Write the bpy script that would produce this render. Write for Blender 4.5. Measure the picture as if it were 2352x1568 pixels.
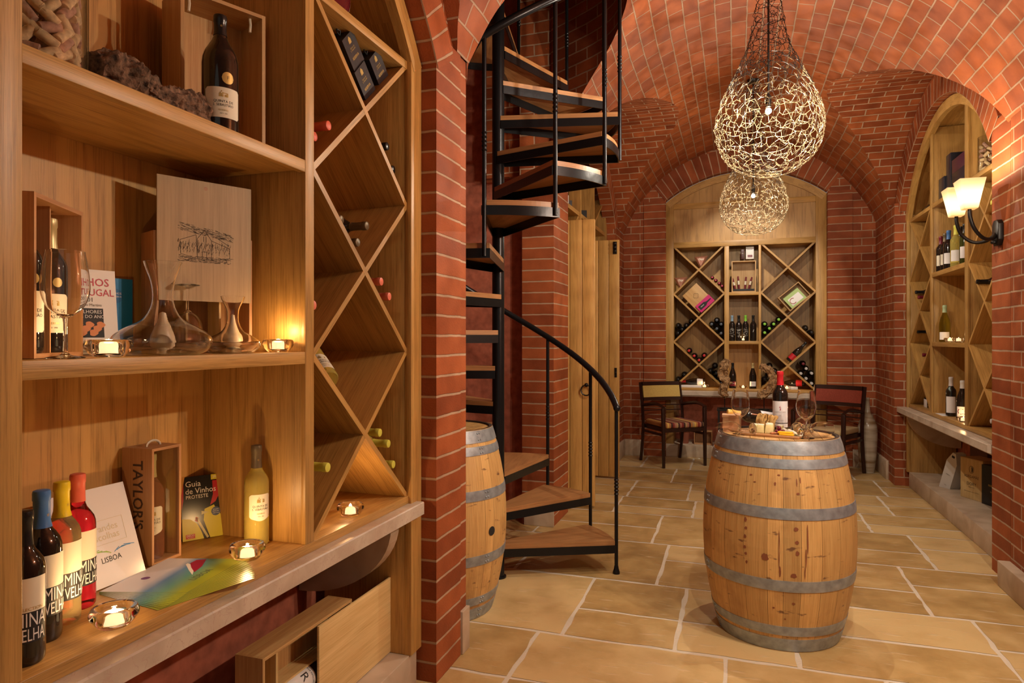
import bpy, math, random
from math import sin, cos, pi, radians as R, sqrt, atan2
from mathutils import Vector as V, Matrix as M, noise as NZ
random.seed(7)
for _o in list(bpy.data.objects): bpy.data.objects.remove(_o)
C = bpy.context.scene.collection
S = bpy.context.scene

# ---------------------------------------------------------------- camera, world, lights, exposure
cam = bpy.data.cameras.new('camera'); camo = bpy.data.objects.new('camera', cam); C.objects.link(camo)
camo.location = (0, 0, 1.48); camo.rotation_euler = (pi/2, 0, R(18.35))
cam.sensor_width = 36; cam.lens = 36*1550/2352; cam.shift_y = -7/2352; cam.clip_start = .05
S.camera = camo
S.view_settings.view_transform = 'Standard'; S.view_settings.look = 'None'
S.view_settings.exposure = 0.12; S.view_settings.gamma = 1.0; S.view_settings.use_curve_mapping = False
W = bpy.data.worlds.new('world'); S.world = W; W.use_nodes = True
W.node_tree.nodes['Background'].inputs[0].default_value = (1, .90, .76, 1)
W.node_tree.nodes['Background'].inputs[1].default_value = .24

def point(name, loc, power, col=(1, .70, .42), r=.03):
    l = bpy.data.lights.new(name, 'POINT'); l.energy = power; l.color = col; l.shadow_soft_size = r
    o = bpy.data.objects.new(name, l); C.objects.link(o); o.location = loc; return o
def spot(name, loc, target, power, size, col=(1, .89, .74), r=.03, blend=.6):
    l = bpy.data.lights.new(name, 'SPOT'); l.energy = power; l.color = col; l.shadow_soft_size = r
    l.spot_size = R(size); l.spot_blend = blend
    o = bpy.data.objects.new(name, l); C.objects.link(o); o.location = loc
    o.rotation_euler = (V(target)-V(loc)).to_track_quat('-Z', 'Y').to_euler(); return o
PEND = [(.176, 4.1), (.15, 6.5)]
for _x, _y in PEND: point('pendant_light', (_x, _y, 2.735), 60 if _y < 5 else 34, (1, .88, .70), .008)
# the sconces on the right-hand piers: the one in view and the next one towards the camera
for _y in (4.80, 5.06): point('sconce_light', (1.36, _y, 2.43), 12, (1, .80, .54), .03)
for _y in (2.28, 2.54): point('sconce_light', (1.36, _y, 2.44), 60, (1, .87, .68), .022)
# unseen spots, added to brighten the floor, barrel, cabinets and stair bay
spot('fill_spot', (.6, 6.6, 3.6), (-.2, 6.9, 0), 60, 70)
spot('fill_spot', (.1, 7.0, 3.7), (.1, 8.8, 1.8), 150, 58)
spot('fill_spot', (.5, 2.6, 3.6), (.1, 3.6, 0), 60, 75)
spot('fill_spot', (.35, 1.3, 3.6), (.22, 3.6, .65), 125, 34)
spot('fill_spot', (-.2, 5.4, 3.7), (1.7, 6.4, 1.6), 80, 80)
spot('fill_spot', (.9, 3.0, 3.3), (-1.9, 4.6, 1.4), 90, 75)

# ---------------------------------------------------------------- materials
MATS = {}
def nodes_of(name):
    m = bpy.data.materials.new(name); m.use_nodes = True; MATS[name] = m
    return m, m.node_tree.nodes, m.node_tree.links, m.node_tree.nodes['Principled BSDF']
def plain(name, col, rough=.5, metal=0, trans=0, ior=1.45, spec=.5, emit=None, es=1, coat=0, alpha=1, bump=0, bscale=60, var=0):
    if name in MATS: return MATS[name]
    m, N, L, b = nodes_of(name)
    b.inputs['Base Color'].default_value = (*col, 1); b.inputs['Roughness'].default_value = rough
    b.inputs['Metallic'].default_value = metal; b.inputs['Transmission Weight'].default_value = trans
    b.inputs['IOR'].default_value = ior; b.inputs['Specular IOR Level'].default_value = spec
    b.inputs['Coat Weight'].default_value = coat
    if emit: b.inputs['Emission Color'].default_value = (*emit, 1); b.inputs['Emission Strength'].default_value = es
    if bump or var:
        tc = N.new('ShaderNodeTexCoord'); n = N.new('ShaderNodeTexNoise'); n.inputs['Scale'].default_value = bscale; n.inputs['Detail'].default_value = 6
        L.new(tc.outputs['Object'], n.inputs['Vector'])
        if bump:
            bp = N.new('ShaderNodeBump'); bp.inputs['Strength'].default_value = bump; bp.inputs['Distance'].default_value = .01
            L.new(n.outputs['Fac'], bp.inputs['Height']); L.new(bp.outputs['Normal'], b.inputs['Normal'])
        if var:
            r = N.new('ShaderNodeValToRGB'); e = r.color_ramp.elements
            e[0].position = .3; e[1].position = .7
            e[0].color = (*[c*(1-var) for c in col], 1); e[1].color = (*[min(1, c*(1+var)) for c in col], 1)
            L.new(n.outputs['Fac'], r.inputs['Fac']); L.new(r.outputs['Color'], b.inputs['Base Color'])
    return m
def wood(name, c1, c2, rough=.42, ring=.55, fine=1.0, stain=0, scale=1.0):
    """boards with the grain running along u of the UV map (metres)"""
    m, N, L, b = nodes_of(name)
    tc = N.new('ShaderNodeTexCoord')
    mp = N.new('ShaderNodeMapping'); mp.inputs['Scale'].default_value = (1.1*scale, 60*scale, 1); L.new(tc.outputs['UV'], mp.inputs['Vector'])
    n1 = N.new('ShaderNodeTexNoise'); n1.inputs['Scale'].default_value = 3.2; n1.inputs['Detail'].default_value = 7; n1.inputs['Roughness'].default_value = .62
    L.new(mp.outputs[0], n1.inputs['Vector'])
    mp2 = N.new('ShaderNodeMapping'); mp2.inputs['Scale'].default_value = (.9*scale, 10*scale, 1); L.new(tc.outputs['UV'], mp2.inputs['Vector'])
    n2 = N.new('ShaderNodeTexNoise'); n2.inputs['Scale'].default_value = .8; n2.inputs['Detail'].default_value = 2; L.new(mp2.outputs[0], n2.inputs['Vector'])
    w = N.new('ShaderNodeMath'); w.operation = 'MULTIPLY'; w.inputs[1].default_value = 13; L.new(n2.outputs['Fac'], w.inputs[0])
    pp = N.new('ShaderNodeMath'); pp.operation = 'PINGPONG'; pp.inputs[1].default_value = 1; L.new(w.outputs[0], pp.inputs[0])
    mp3 = N.new('ShaderNodeMapping'); mp3.inputs['Scale'].default_value = (9*scale, 300*scale, 1); L.new(tc.outputs['UV'], mp3.inputs['Vector'])
    n3 = N.new('ShaderNodeTexNoise'); n3.inputs['Scale'].default_value = 1.5; n3.inputs['Detail'].default_value = 3; L.new(mp3.outputs[0], n3.inputs['Vector'])
    a1 = N.new('ShaderNodeMath'); a1.operation = 'MULTIPLY_ADD'; a1.inputs[1].default_value = ring*.36; L.new(pp.outputs[0], a1.inputs[0]); L.new(n1.outputs['Fac'], a1.inputs[2])
    a2 = N.new('ShaderNodeMath'); a2.operation = 'MULTIPLY_ADD'; a2.inputs[1].default_value = .62*fine; L.new(n3.outputs['Fac'], a2.inputs[0]); L.new(a1.outputs[0], a2.inputs[2])
    r = N.new('ShaderNodeValToRGB'); e = r.color_ramp.elements; e[0].position = .55; e[1].position = 1.15 if False else 1.0
    e[0].color = (*c2, 1); e[1].color = (*c1, 1); L.new(a2.outputs[0], r.inputs['Fac'])
    oi = N.new('ShaderNodeObjectInfo'); hs = N.new('ShaderNodeHueSaturation')
    mr = N.new('ShaderNodeMapRange'); mr.inputs[3].default_value = .86; mr.inputs[4].default_value = 1.12; L.new(oi.outputs['Random'], mr.inputs[0]); L.new(mr.outputs[0], hs.inputs['Value'])
    L.new(r.outputs['Color'], hs.inputs['Color']); out = hs.outputs['Color']
    if stain:
        n4 = N.new('ShaderNodeTexNoise'); n4.inputs['Scale'].default_value = 5; n4.inputs['Detail'].default_value = 5; L.new(tc.outputs['UV'], n4.inputs['Vector'])
        r4 = N.new('ShaderNodeValToRGB'); r4.color_ramp.elements[0].position = .30; r4.color_ramp.elements[1].position = .46; L.new(n4.outputs['Fac'], r4.inputs['Fac'])
        mx = N.new('ShaderNodeMixRGB'); mx.inputs[1].default_value = (c2[0]*.45, c2[1]*.38, c2[2]*.3, 1); L.new(r4.outputs['Color'], mx.inputs[0]); L.new(out, mx.inputs[2]); out = mx.outputs[0]
    L.new(out, b.inputs['Base Color']); b.inputs['Roughness'].default_value = rough
    bp = N.new('ShaderNodeBump'); bp.inputs['Strength'].default_value = .12; bp.inputs['Distance'].default_value = .002; L.new(a2.outputs[0], bp.inputs['Height']); L.new(bp.outputs['Normal'], b.inputs['Normal'])
    return m
def brick(name, bw=.23, rh=.088, c1=(.43, .116, .037), c2=(.26, .063, .022), mort=(.52, .35, .23), ms=.0062, off=.5):
    m, N, L, b = nodes_of(name)
    tc = N.new('ShaderNodeTexCoord')
    nd = N.new('ShaderNodeTexNoise'); nd.inputs['Scale'].default_value = 9; L.new(tc.outputs['UV'], nd.inputs['Vector'])
    vs = N.new('ShaderNodeVectorMath'); vs.operation = 'SCALE'; vs.inputs['Scale'].default_value = .008; L.new(nd.outputs['Color'], vs.inputs[0])
    va = N.new('ShaderNodeVectorMath'); L.new(tc.outputs['UV'], va.inputs[0]); L.new(vs.outputs[0], va.inputs[1])
    t = N.new('ShaderNodeTexBrick'); t.offset = off; t.inputs['Scale'].default_value = 1; t.inputs['Brick Width'].default_value = bw; t.inputs['Row Height'].default_value = rh
    t.inputs['Mortar Size'].default_value = ms; t.inputs['Mortar Smooth'].default_value = .25; t.inputs['Bias'].default_value = 0
    t.inputs['Color1'].default_value = (*c1, 1); t.inputs['Color2'].default_value = (*c2, 1); t.inputs['Mortar'].default_value = (*mort, 1)
    L.new(va.outputs[0], t.inputs['Vector'])
    n = N.new('ShaderNodeTexNoise'); n.inputs['Scale'].default_value = 7; n.inputs['Detail'].default_value = 6; L.new(tc.outputs['UV'], n.inputs['Vector'])
    r = N.new('ShaderNodeValToRGB'); r.color_ramp.elements[0].position = .28; r.color_ramp.elements[1].position = .72
    r.color_ramp.elements[0].color = (.58, .52, .48, 1); r.color_ramp.elements[1].color = (1.0, 1.0, 1.0, 1); L.new(n.outputs['Fac'], r.inputs['Fac'])
    mx = N.new('ShaderNodeMixRGB'); mx.blend_type = 'MULTIPLY'; mx.inputs[0].default_value = .75; L.new(t.outputs['Color'], mx.inputs[1]); L.new(r.outputs['Color'], mx.inputs[2])
    L.new(mx.outputs[0], b.inputs['Base Color']); b.inputs['Roughness'].default_value = .58; b.inputs['Specular IOR Level'].default_value = .2
    n5 = N.new('ShaderNodeTexNoise'); n5.inputs['Scale'].default_value = 120; L.new(tc.outputs['UV'], n5.inputs['Vector'])
    ad = N.new('ShaderNodeMath'); ad.operation = 'MULTIPLY_ADD'; ad.inputs[1].default_value = -1; L.new(t.outputs['Fac'], ad.inputs[0])
    sc = N.new('ShaderNodeMath'); sc.operation = 'MULTIPLY'; sc.inputs[1].default_value = .25; L.new(n5.outputs['Fac'], sc.inputs[0]); L.new(sc.outputs[0], ad.inputs[2])
    bp = N.new('ShaderNodeBump'); bp.inputs['Strength'].default_value = .8; bp.inputs['Distance'].default_value = .006; L.new(ad.outputs[0], bp.inputs['Height']); L.new(bp.outputs['Normal'], b.inputs['Normal'])
    return m
def stone(name, c1, c2, rough=.5, sc=3, vein=None):
    m, N, L, b = nodes_of(name)
    tc = N.new('ShaderNodeTexCoord'); n = N.new('ShaderNodeTexNoise'); n.inputs['Scale'].default_value = sc; n.inputs['Detail'].default_value = 9; n.inputs['Distortion'].default_value = 1.2
    L.new(tc.outputs['Object'], n.inputs['Vector'])
    r = N.new('ShaderNodeValToRGB'); e = r.color_ramp.elements; e[0].position = .33; e[1].position = .66; e[0].color = (*c2, 1); e[1].color = (*c1, 1); L.new(n.outputs['Fac'], r.inputs['Fac']); out = r.outputs['Color']
    if vein:
        n2 = N.new('ShaderNodeTexNoise'); n2.inputs['Scale'].default_value = sc*1.7; n2.inputs['Detail'].default_value = 8; n2.inputs['Distortion'].default_value = 2.5; L.new(tc.outputs['Object'], n2.inputs['Vector'])
        r2 = N.new('ShaderNodeValToRGB'); q = r2.color_ramp; q.elements[0].position = .485; q.elements[1].position = .515; q.elements[0].color = (0, 0, 0, 1); q.elements[1].color = (0, 0, 0, 1)
        k = q.elements.new(.5); k.color = (1, 1, 1, 1); L.new(n2.outputs['Fac'], r2.inputs['Fac'])
        mx = N.new('ShaderNodeMixRGB'); L.new(r2.outputs['Color'], mx.inputs[0]); L.new(out, mx.inputs[1]); mx.inputs[2].default_value = (*vein, 1); out = mx.outputs[0]
    L.new(out, b.inputs['Base Color']); b.inputs['Roughness'].default_value = rough
    bp = N.new('ShaderNodeBump'); bp.inputs['Strength'].default_value = .25; bp.inputs['Distance'].default_value = .004; L.new(n.outputs['Fac'], bp.inputs['Height']); L.new(bp.outputs['Normal'], b.inputs['Normal'])
    return m
def glassy(name, col=(1, 1, 1), ior=1.45, rough=0.0):
    return plain(name, col, rough, trans=1, ior=ior)

OAK = wood('oak', (.52, .295, .085), (.24, .115, .024))
OAKB = wood('oak_back', (.50, .28, .085), (.21, .098, .022), ring=.9)
OAKD = wood('oak_door', (.64, .37, .11), (.40, .20, .05))
PINE = wood('pine', (.56, .36, .15), (.40, .21, .07), rough=.5, fine=.6)
PINEL = wood('pale_pine', (.76, .57, .27), (.58, .39, .15), rough=.5, fine=.5)
PLY = wood('greyish_board', (.46, .33, .18), (.34, .235, .12), rough=.55, fine=.7)
TREAD = wood('tread_wood', (.42, .20, .075), (.22, .09, .03), rough=.38)
STAVE = wood('stave_wood', (.60, .335, .12), (.40, .19, .055), rough=.5, fine=.7)
CEDAR = wood('cedar_box', (.50, .27, .12), (.36, .17, .07), rough=.5, fine=.6)
BRK = brick('brick_running')
BRKH = brick('brick_header', bw=40, off=0)
BRKV = brick('brick_vault', bw=.23, rh=.112, c1=(.45, .124, .036), c2=(.30, .075, .023), mort=(.44, .28, .18))
PLAST = plain('red_plaster', (.42, .125, .07), .8, bump=.3, bscale=18, var=.25)
LIME = stone('limestone_trim', (.55, .43, .31), (.42, .31, .21), .5, 5)
MARB = stone('pink_marble', (.62, .53, .42), (.48, .39, .30), .35, 7, vein=(.48, .35, .28))
GROUT = plain('grout', (.62, .53, .41), .9, bump=.3, bscale=90)
def floor_mat():
    m, N, L, b = nodes_of('limestone_slabs')
    at = N.new('ShaderNodeAttribute'); at.attribute_name = 'tone'
    tc = N.new('ShaderNodeTexCoord'); n = N.new('ShaderNodeTexNoise'); n.inputs['Scale'].default_value = 4; n.inputs['Detail'].default_value = 9; n.inputs['Roughness'].default_value = .65; L.new(tc.outputs['Object'], n.inputs['Vector'])
    ad = N.new('ShaderNodeMath'); ad.operation = 'MULTIPLY_ADD'; ad.inputs[1].default_value = .55; L.new(at.outputs['Fac'], ad.inputs[0]); L.new(n.outputs['Fac'], ad.inputs[2])
    r = N.new('ShaderNodeValToRGB'); e = r.color_ramp.elements; e[0].position = .35; e[1].position = 1.0; e[0].color = (.26, .155, .055, 1); e[1].color = (.60, .42, .19, 1)
    k = r.color_ramp.elements.new(.68); k.color = (.44, .28, .105, 1)
    L.new(ad.outputs[0], r.inputs['Fac'])
    mp = N.new('ShaderNodeMapping'); mp.inputs['Rotation'].default_value = (0, 0, .5); mp.inputs['Scale'].default_value = (5, 24, 1); L.new(tc.outputs['Object'], mp.inputs['Vector'])
    n2 = N.new('ShaderNodeTexNoise'); n2.inputs['Scale'].default_value = 1.3; n2.inputs['Detail'].default_value = 6; L.new(mp.outputs[0], n2.inputs['Vector'])
    r2 = N.new('ShaderNodeValToRGB'); r2.color_ramp.elements[0].position = .60; r2.color_ramp.elements[1].position = .70; L.new(n2.outputs['Fac'], r2.inputs['Fac'])
    mx = N.new('ShaderNodeMixRGB'); mf = N.new('ShaderNodeMath'); mf.operation = 'MULTIPLY'; mf.inputs[1].default_value = .4; L.new(r2.outputs['Color'], mf.inputs[0]); L.new(mf.outputs[0], mx.inputs[0])
    L.new(r.outputs['Color'], mx.inputs[1]); mx.inputs[2].default_value = (.70, .54, .34, 1); L.new(mx.outputs[0], b.inputs['Base Color'])
    rr = N.new('ShaderNodeMapRange'); rr.inputs[3].default_value = .22; rr.inputs[4].default_value = .55; L.new(n.outputs['Fac'], rr.inputs[0]); L.new(rr.outputs[0], b.inputs['Roughness'])
    ah = N.new('ShaderNodeMath'); L.new(n.outputs['Fac'], ah.inputs[0]); L.new(r2.outputs['Color'], ah.inputs[1])
    bp = N.new('ShaderNodeBump'); bp.inputs['Strength'].default_value = .35; bp.inputs['Distance'].default_value = .006; L.new(ah.outputs[0], bp.inputs['Height']); L.new(bp.outputs['Normal'], b.inputs['Normal'])
    return m
SLAB = floor_mat()
STEEL = plain('black_steel', (.018, .018, .020), .28, .6, bump=.05, bscale=30)
HOOP = plain('galvanised_hoop', (.33, .36, .385), .45, .55, bump=.15, bscale=25, var=.25)
GOLD = plain('gold_wire', (.19, .135, .07), .42, .3)
BLKW = plain('black_wire', (.02, .017, .015), .35, .5)
IRON = plain('dark_iron', (.03, .026, .024), .4, .8)
BLACK = plain('black_gloss', (.012, .012, .013), .25)
BLACKM = plain('black_matt', (.015, .015, .016), .6)
WHITE = plain('white_paper', (.78, .76, .74), .5)
CREAM = plain('cream_label', (.74, .68, .52), .55)
INK = plain('dark_ink', (.03, .025, .02), .6)
GOLDINK = plain('gold_ink', (.58, .42, .14), .35, .5)
THICK = glassy('thick_glass')
def thin_glass():
    m, N, L, b = nodes_of('clear_glass'); N.remove(b); out = [n for n in N if n.type == 'OUTPUT_MATERIAL'][0]
    tr = N.new('ShaderNodeBsdfTransparent'); gl = N.new('ShaderNodeBsdfGlossy'); gl.inputs['Roughness'].default_value = .02; mx = N.new('ShaderNodeMixShader')
    lw = N.new('ShaderNodeLayerWeight'); lw.inputs['Blend'].default_value = .5
    p = N.new('ShaderNodeMath'); p.operation = 'POWER'; p.inputs[1].default_value = 3.2; L.new(lw.outputs['Facing'], p.inputs[0])
    q = N.new('ShaderNodeMath'); q.operation = 'MULTIPLY_ADD'; q.inputs[1].default_value = .6; q.inputs[2].default_value = .06; L.new(p.outputs[0], q.inputs[0])
    r = N.new('ShaderNodeValToRGB'); e = r.color_ramp.elements; e[0].position = .55; e[0].color = (.97, .98, .975, 1); e[1].position = 1; e[1].color = (.60, .63, .61, 1); L.new(lw.outputs['Facing'], r.inputs['Fac']); L.new(r.outputs['Color'], tr.inputs['Color'])
    L.new(q.outputs[0], mx.inputs[0]); L.new(tr.outputs[0], mx.inputs[1]); L.new(gl.outputs[0], mx.inputs[2]); L.new(mx.outputs[0], out.inputs[0]); return m
GLASS = thin_glass()
DGLASS = plain('dark_bottle_glass', (.010, .008, .007), .05, coat=.6)
GGLASS = plain('green_bottle_glass', (.035, .045, .008), .05, coat=.6)
RED = plain('red_foil', (.55, .02, .03), .3)
BLUE = plain('blue_foil', (.06, .17, .42), .35)
YEL = plain('yellow_foil', (.75, .55, .02), .35)
CORAL = plain('coral_foil', (.72, .14, .08), .38)
PINKF = plain('salmon_foil', (.75, .20, .13), .38)
LIMEF = plain('lime_foil', (.68, .66, .10), .4)
GREEN = plain('green_foil', (.25, .62, .06), .4)
GOLDF = plain('gold_foil', (.50, .40, .19), .35, .35)
BROWNF = plain('bronze_foil', (.16, .12, .07), .35, .4)
MAROON = plain('maroon_foil', (.16, .012, .025), .35)
DWOOD = plain('dark_mahogany', (.028, .010, .007), .3)
FLAME = plain('flame', (1, .8, .5), .5, emit=(1, .72, .38), es=26)
WAX = plain('tealight_wax', (.9, .82, .68), .5, emit=(1, .70, .36), es=1.0)  # emission imitates wax lit up by the flame
CORK = plain('cork_stopper', (.52, .37, .20), .8, var=.3, bscale=70)
BARK = plain('vine_bark', (.15, .085, .05), .9, bump=1, bscale=55, var=.8)
DRIFT = plain('driftwood', (.30, .17, .075), .85, bump=.7, bscale=60, var=.6)

# ---------------------------------------------------------------- mesh building
class G:
    def __init__(s): s.v = []; s.f = []; s.uv = []; s.mi = []; s.sm = []; s.tone = []
    def face(s, pts, uvs=None, m=0, sm=False, tone=0):
        i = len(s.v); s.v += [tuple(p) for p in pts]; s.f.append(tuple(range(i, i+len(pts))))
        if uvs is None:
            p = [V(q) for q in pts]; n = (p[1]-p[0]).cross(p[2]-p[0])
            ax = max(range(3), key=lambda k: abs(n[k])); a, b = [(1, 2), (0, 2), (0, 1)][ax]
            uvs = [(q[a], q[b]) for q in p]
        s.uv.append([tuple(u) for u in uvs]); s.mi.append(m); s.sm.append(sm); s.tone.append(tone)
    def grid(s, rows, uvf=None, m=0, sm=True, close=False):
        """rows: list of lists of points, shared vertices"""
        base = len(s.v); nr = len(rows); nc = len(rows[0])
        for r in rows: s.v += [tuple(p) for p in r]
        for i in range(nr-1):
            for j in range(nc if close else nc-1):
                k = (j+1) % nc
                s.f.append((base+i*nc+j, base+i*nc+k, base+(i+1)*nc+k, base+(i+1)*nc+j))
                if uvf: s.uv.append([uvf(i, j), uvf(i, j+1), uvf(i+1, j+1), uvf(i+1, j)])
                else: s.uv.append([(j/nc, i/nr), ((j+1)/nc, i/nr), ((j+1)/nc, (i+1)/nr), (j/nc, (i+1)/nr)])
                s.mi.append(m); s.sm.append(sm); s.tone.append(0)
    def box(s, lo, hi, grain=0, m=0, X=None, off=None):
        lo, hi = V(lo), V(hi)
        if off is None: off = (random.random()*9, random.random()*9)
        c = [V((x, y, z)) for z in (lo.z, hi.z) for y in (lo.y, hi.y) for x in (lo.x, hi.x)]
        for idx, ax in (((0, 2, 3, 1), 2), ((4, 5, 7, 6), 2), ((0, 1, 5, 4), 1), ((2, 6, 7, 3), 1), ((0, 4, 6, 2), 0), ((1, 3, 7, 5), 0)):
            o = [k for k in range(3) if k != ax]
            ug = grain if grain in o else o[0]; vg = [k for k in o if k != ug][0]
            uv = [(c[k][ug]+off[0], c[k][vg]+off[1]) for k in idx]
            s.face([X @ c[k] if X else c[k] for k in idx], uv, m)
    def prism(s, poly, y0, y1, grain=None, m=0, X=None, ms=None):
        """poly of (x,z) counter-clockwise seen from -y; thickness along y; grain = direction (gx,gz)"""
        gx, gz = grain or (1, 0); l = sqrt(gx*gx+gz*gz); gx /= l; gz /= l; ox, oz = random.random()*9, random.random()*9
        T = (lambda p: X @ V(p)) if X else (lambda p: V(p))
        uv = lambda p: (p[0]*gx+p[1]*gz+ox, -p[0]*gz+p[1]*gx+oz)
        s.face([T((x, y0, z)) for x, z in poly], [uv(p) for p in poly], m)
        s.face([T((x, y1, z)) for x, z in reversed(poly)], [uv(p) for p in reversed(poly)], m)
        n = len(poly)
        for i in range(n):
            a, b = poly[i], poly[(i+1) % n]; d = V((b[0]-a[0], b[1]-a[1])); along = abs(d.x*gx+d.y*gz) > .5*d.length
            ua, ub = uv(a), uv(b)
            if along: U = [(ua[0], y0), (ua[0], y1), (ub[0], y1), (ub[0], y0)]
            else: U = [(y0*.2, ua[1]), (y1*.2, ua[1]), (y1*.2, ub[1]), (y0*.2, ub[1])]
            s.face([T((a[0], y0, a[1])), T((a[0], y1, a[1])), T((b[0], y1, b[1])), T((b[0], y0, b[1]))], U, m if ms is None else ms)
    def lathe(s, prof, n=32, X=None, m=0, sm=True, ur=1.0):
        """prof of (r,z) from bottom outside upwards"""
        rows = []; L = 0; ls = []
        for i, (r, z) in enumerate(prof):
            if i: L += sqrt((r-prof[i-1][0])**2+(z-prof[i-1][1])**2)
            ls.append(L)
            row = [V((r*cos(2*pi*k/n), r*sin(2*pi*k/n), z)) for k in range(n)]
            rows.append([X @ p for p in row] if X else row)
        s.grid(rows, lambda i, j: (ls[i], 2*pi*j/n*ur), m, sm, close=True)
    def tube(s, pts, r, n=8, m=0, caps=True, sm=True):
        pts = [V(p) for p in pts]; rs = r if isinstance(r, (list, tuple)) else [r]*len(pts)
        up = V((0, 0, 1)); rows = []; t0 = (pts[1]-pts[0]).normalized()
        if abs(t0.dot(up)) > .95: up = V((1, 0, 0))
        nrm = t0.cross(up).normalized()
        for i, p in enumerate(pts):
            t = (pts[min(i+1, len(pts)-1)]-pts[max(i-1, 0)]).normalized()
            nrm = (nrm-t*nrm.dot(t)); nrm = nrm.normalized() if nrm.length > 1e-6 else t.orthogonal().normalized()
            b = t.cross(nrm)
            rows.append([p+(nrm*cos(2*pi*k/n)+b*sin(2*pi*k/n))*rs[i] for k in range(n)])
        s.grid(rows, lambda i, j: (i*.1, j/n*.2), m, sm, close=True)
        if caps:
            s.face(rows[0][::-1], None, m); s.face(rows[-1], None, m)
    def ball(s, c, r, n=12, k=8, m=0, sc=(1, 1, 1), X=None):
        rows = []
        for i in range(k+1):
            a = -pi/2+pi*i/k
            rows.append([V((c[0]+r*sc[0]*cos(a)*cos(2*pi*j/n), c[1]+r*sc[1]*cos(a)*sin(2*pi*j/n), c[2]+r*sc[2]*sin(a))) for j in range(n)])
        if X: rows = [[X @ p for p in q] for q in rows]
        s.grid(rows, None, m, True, close=True)
    def mesh(s, name, mats, weld=True):
        me = bpy.data.meshes.new(name); me.from_pydata(s.v, [], s.f)
        uvl = me.uv_layers.new(name='UVMap'); k = 0
        flat = [c for f in s.uv for u in f for c in u]; uvl.data.foreach_set('uv', flat)
        for m in (mats if isinstance(mats, (list, tuple)) else [mats]): me.materials.append(m)
        me.polygons.foreach_set('material_index', s.mi); me.polygons.foreach_set('use_smooth', s.sm)
        if any(s.tone):
            a = me.attributes.new('tone', 'FLOAT', 'FACE'); a.data.foreach_set('value', s.tone)
        me.validate(); me.update(); me.set_sharp_from_angle(angle=R(38)); return me
    def obj(s, name, mats, parent=None, loc=None, rz=0, bev=0):
        o = bpy.data.objects.new(name, s.mesh(name, mats)); C.objects.link(o)
        if parent: o.parent = parent
        if loc is not None: o.location = loc
        if rz: o.rotation_euler = (0, 0, rz)
        if bev:
            w = o.modifiers.new('weld', 'WELD'); w.merge_threshold = .00005
            b = o.modifiers.new('bevel', 'BEVEL'); b.width = bev; b.segments = 2; b.limit_method = 'ANGLE'
        return o
def tag(o, label, cat, group=None, kind=None):
    o['label'] = label; o['category'] = cat
    if group: o['group'] = group
    if kind: o['kind'] = kind
    return o
def thing(name, label, cat, loc=(0, 0, 0), rot=0, group=None):
    o = bpy.data.objects.new(name, None); C.objects.link(o); o.location = loc; o.empty_display_size = .05
    o.rotation_euler = (0, 0, rot) if isinstance(rot, (int, float)) else rot
    return tag(o, label, cat, group)
def struct(o): o['kind'] = 'structure'; return o
def dup(root, loc, rot, label, group=None):
    r = root.copy(); C.objects.link(r); r.location = loc
    if rot is not None: r.rotation_euler = (0, 0, rot) if isinstance(rot, (int, float)) else rot
    r['label'] = label
    if group: r['group'] = group
    elif 'group' in r: del r['group']
    for ch in list(root.children):
        c = ch.copy(); C.objects.link(c); c.parent = r
        for g in list(ch.children):
            d = g.copy(); C.objects.link(d); d.parent = c
    return r
_tc = {}
def text(s_, size, align='CENTER', shear=0, bold=0, sx=1.0):
    """flat lettering as (verts, faces) in the x/y plane"""
    key = (s_, size, align, shear, bold, sx)
    if key in _tc: return _tc[key]
    cu = bpy.data.curves.new('t', 'FONT'); cu.body = s_; cu.size = size; cu.align_x = align; cu.align_y = 'CENTER'; cu.shear = shear; cu.offset = bold*size; cu.resolution_u = 2; cu.space_line = .95
    o = bpy.data.objects.new('t', cu); C.objects.link(o); bpy.context.view_layer.update()
    me = bpy.data.meshes.new_from_object(o)
    r = ([(v.co.x*sx, v.co.y) for v in me.vertices], [tuple(p.vertices) for p in me.polygons])
    bpy.data.objects.remove(o); bpy.data.curves.remove(cu); bpy.data.meshes.remove(me)
    _tc[key] = r; return r
def put_text(g, t, fn, m=0):
    vs, fs = t; base = len(g.v); g.v += [tuple(fn(x, y)) for x, y in vs]
    for f in fs:
        g.f.append(tuple(base+i for i in f)); g.uv.append([(0, 0)]*len(f)); g.mi.append(m); g.sm.append(False); g.tone.append(0)
def interp(x, P):
    if x <= P[0][0]: return P[0][1]
    for (a, b), (c, d) in zip(P, P[1:]):
        if x <= c: return b+(d-b)*(x-a)/(c-a)
    return P[-1][1]
def smooth(P, n=6):
    """Catmull-Rom resampling of a polyline"""
    Q = []
    for i in range(len(P)-1):
        p0 = P[max(i-1, 0)]; p1 = P[i]; p2 = P[i+1]; p3 = P[min(i+2, len(P)-1)]
        for k in range(n):
            t = k/n
            Q.append(tuple(.5*((2*b)+(-a+c)*t+(2*a-5*b+4*c-d)*t*t+(-a+3*b-3*c+d)*t**3) for a, b, c, d in zip(p0, p1, p2, p3)))
    return Q+[P[-1]]
class Frame:
    """a wall frame: x along the wall to the right, y into the wall, z up"""
    def __init__(s, o, rz): s.o = V(o); s.rz = rz; s.X = M.Translation(s.o) @ M.Rotation(rz, 4, 'Z')
    def w(s, x, y, z): return s.X @ V((x, y, z))
FL = Frame((-1.31, 0, 0), pi/2)      # left cabinet: local x = world Y
FR = Frame((1.64, 0, 0), -pi/2)      # right cabinet: local x = -world Y
FB = Frame((0, 8.75, 0), 0)
F3 = Frame((-1.46, 0, 0), pi/2)
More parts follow.
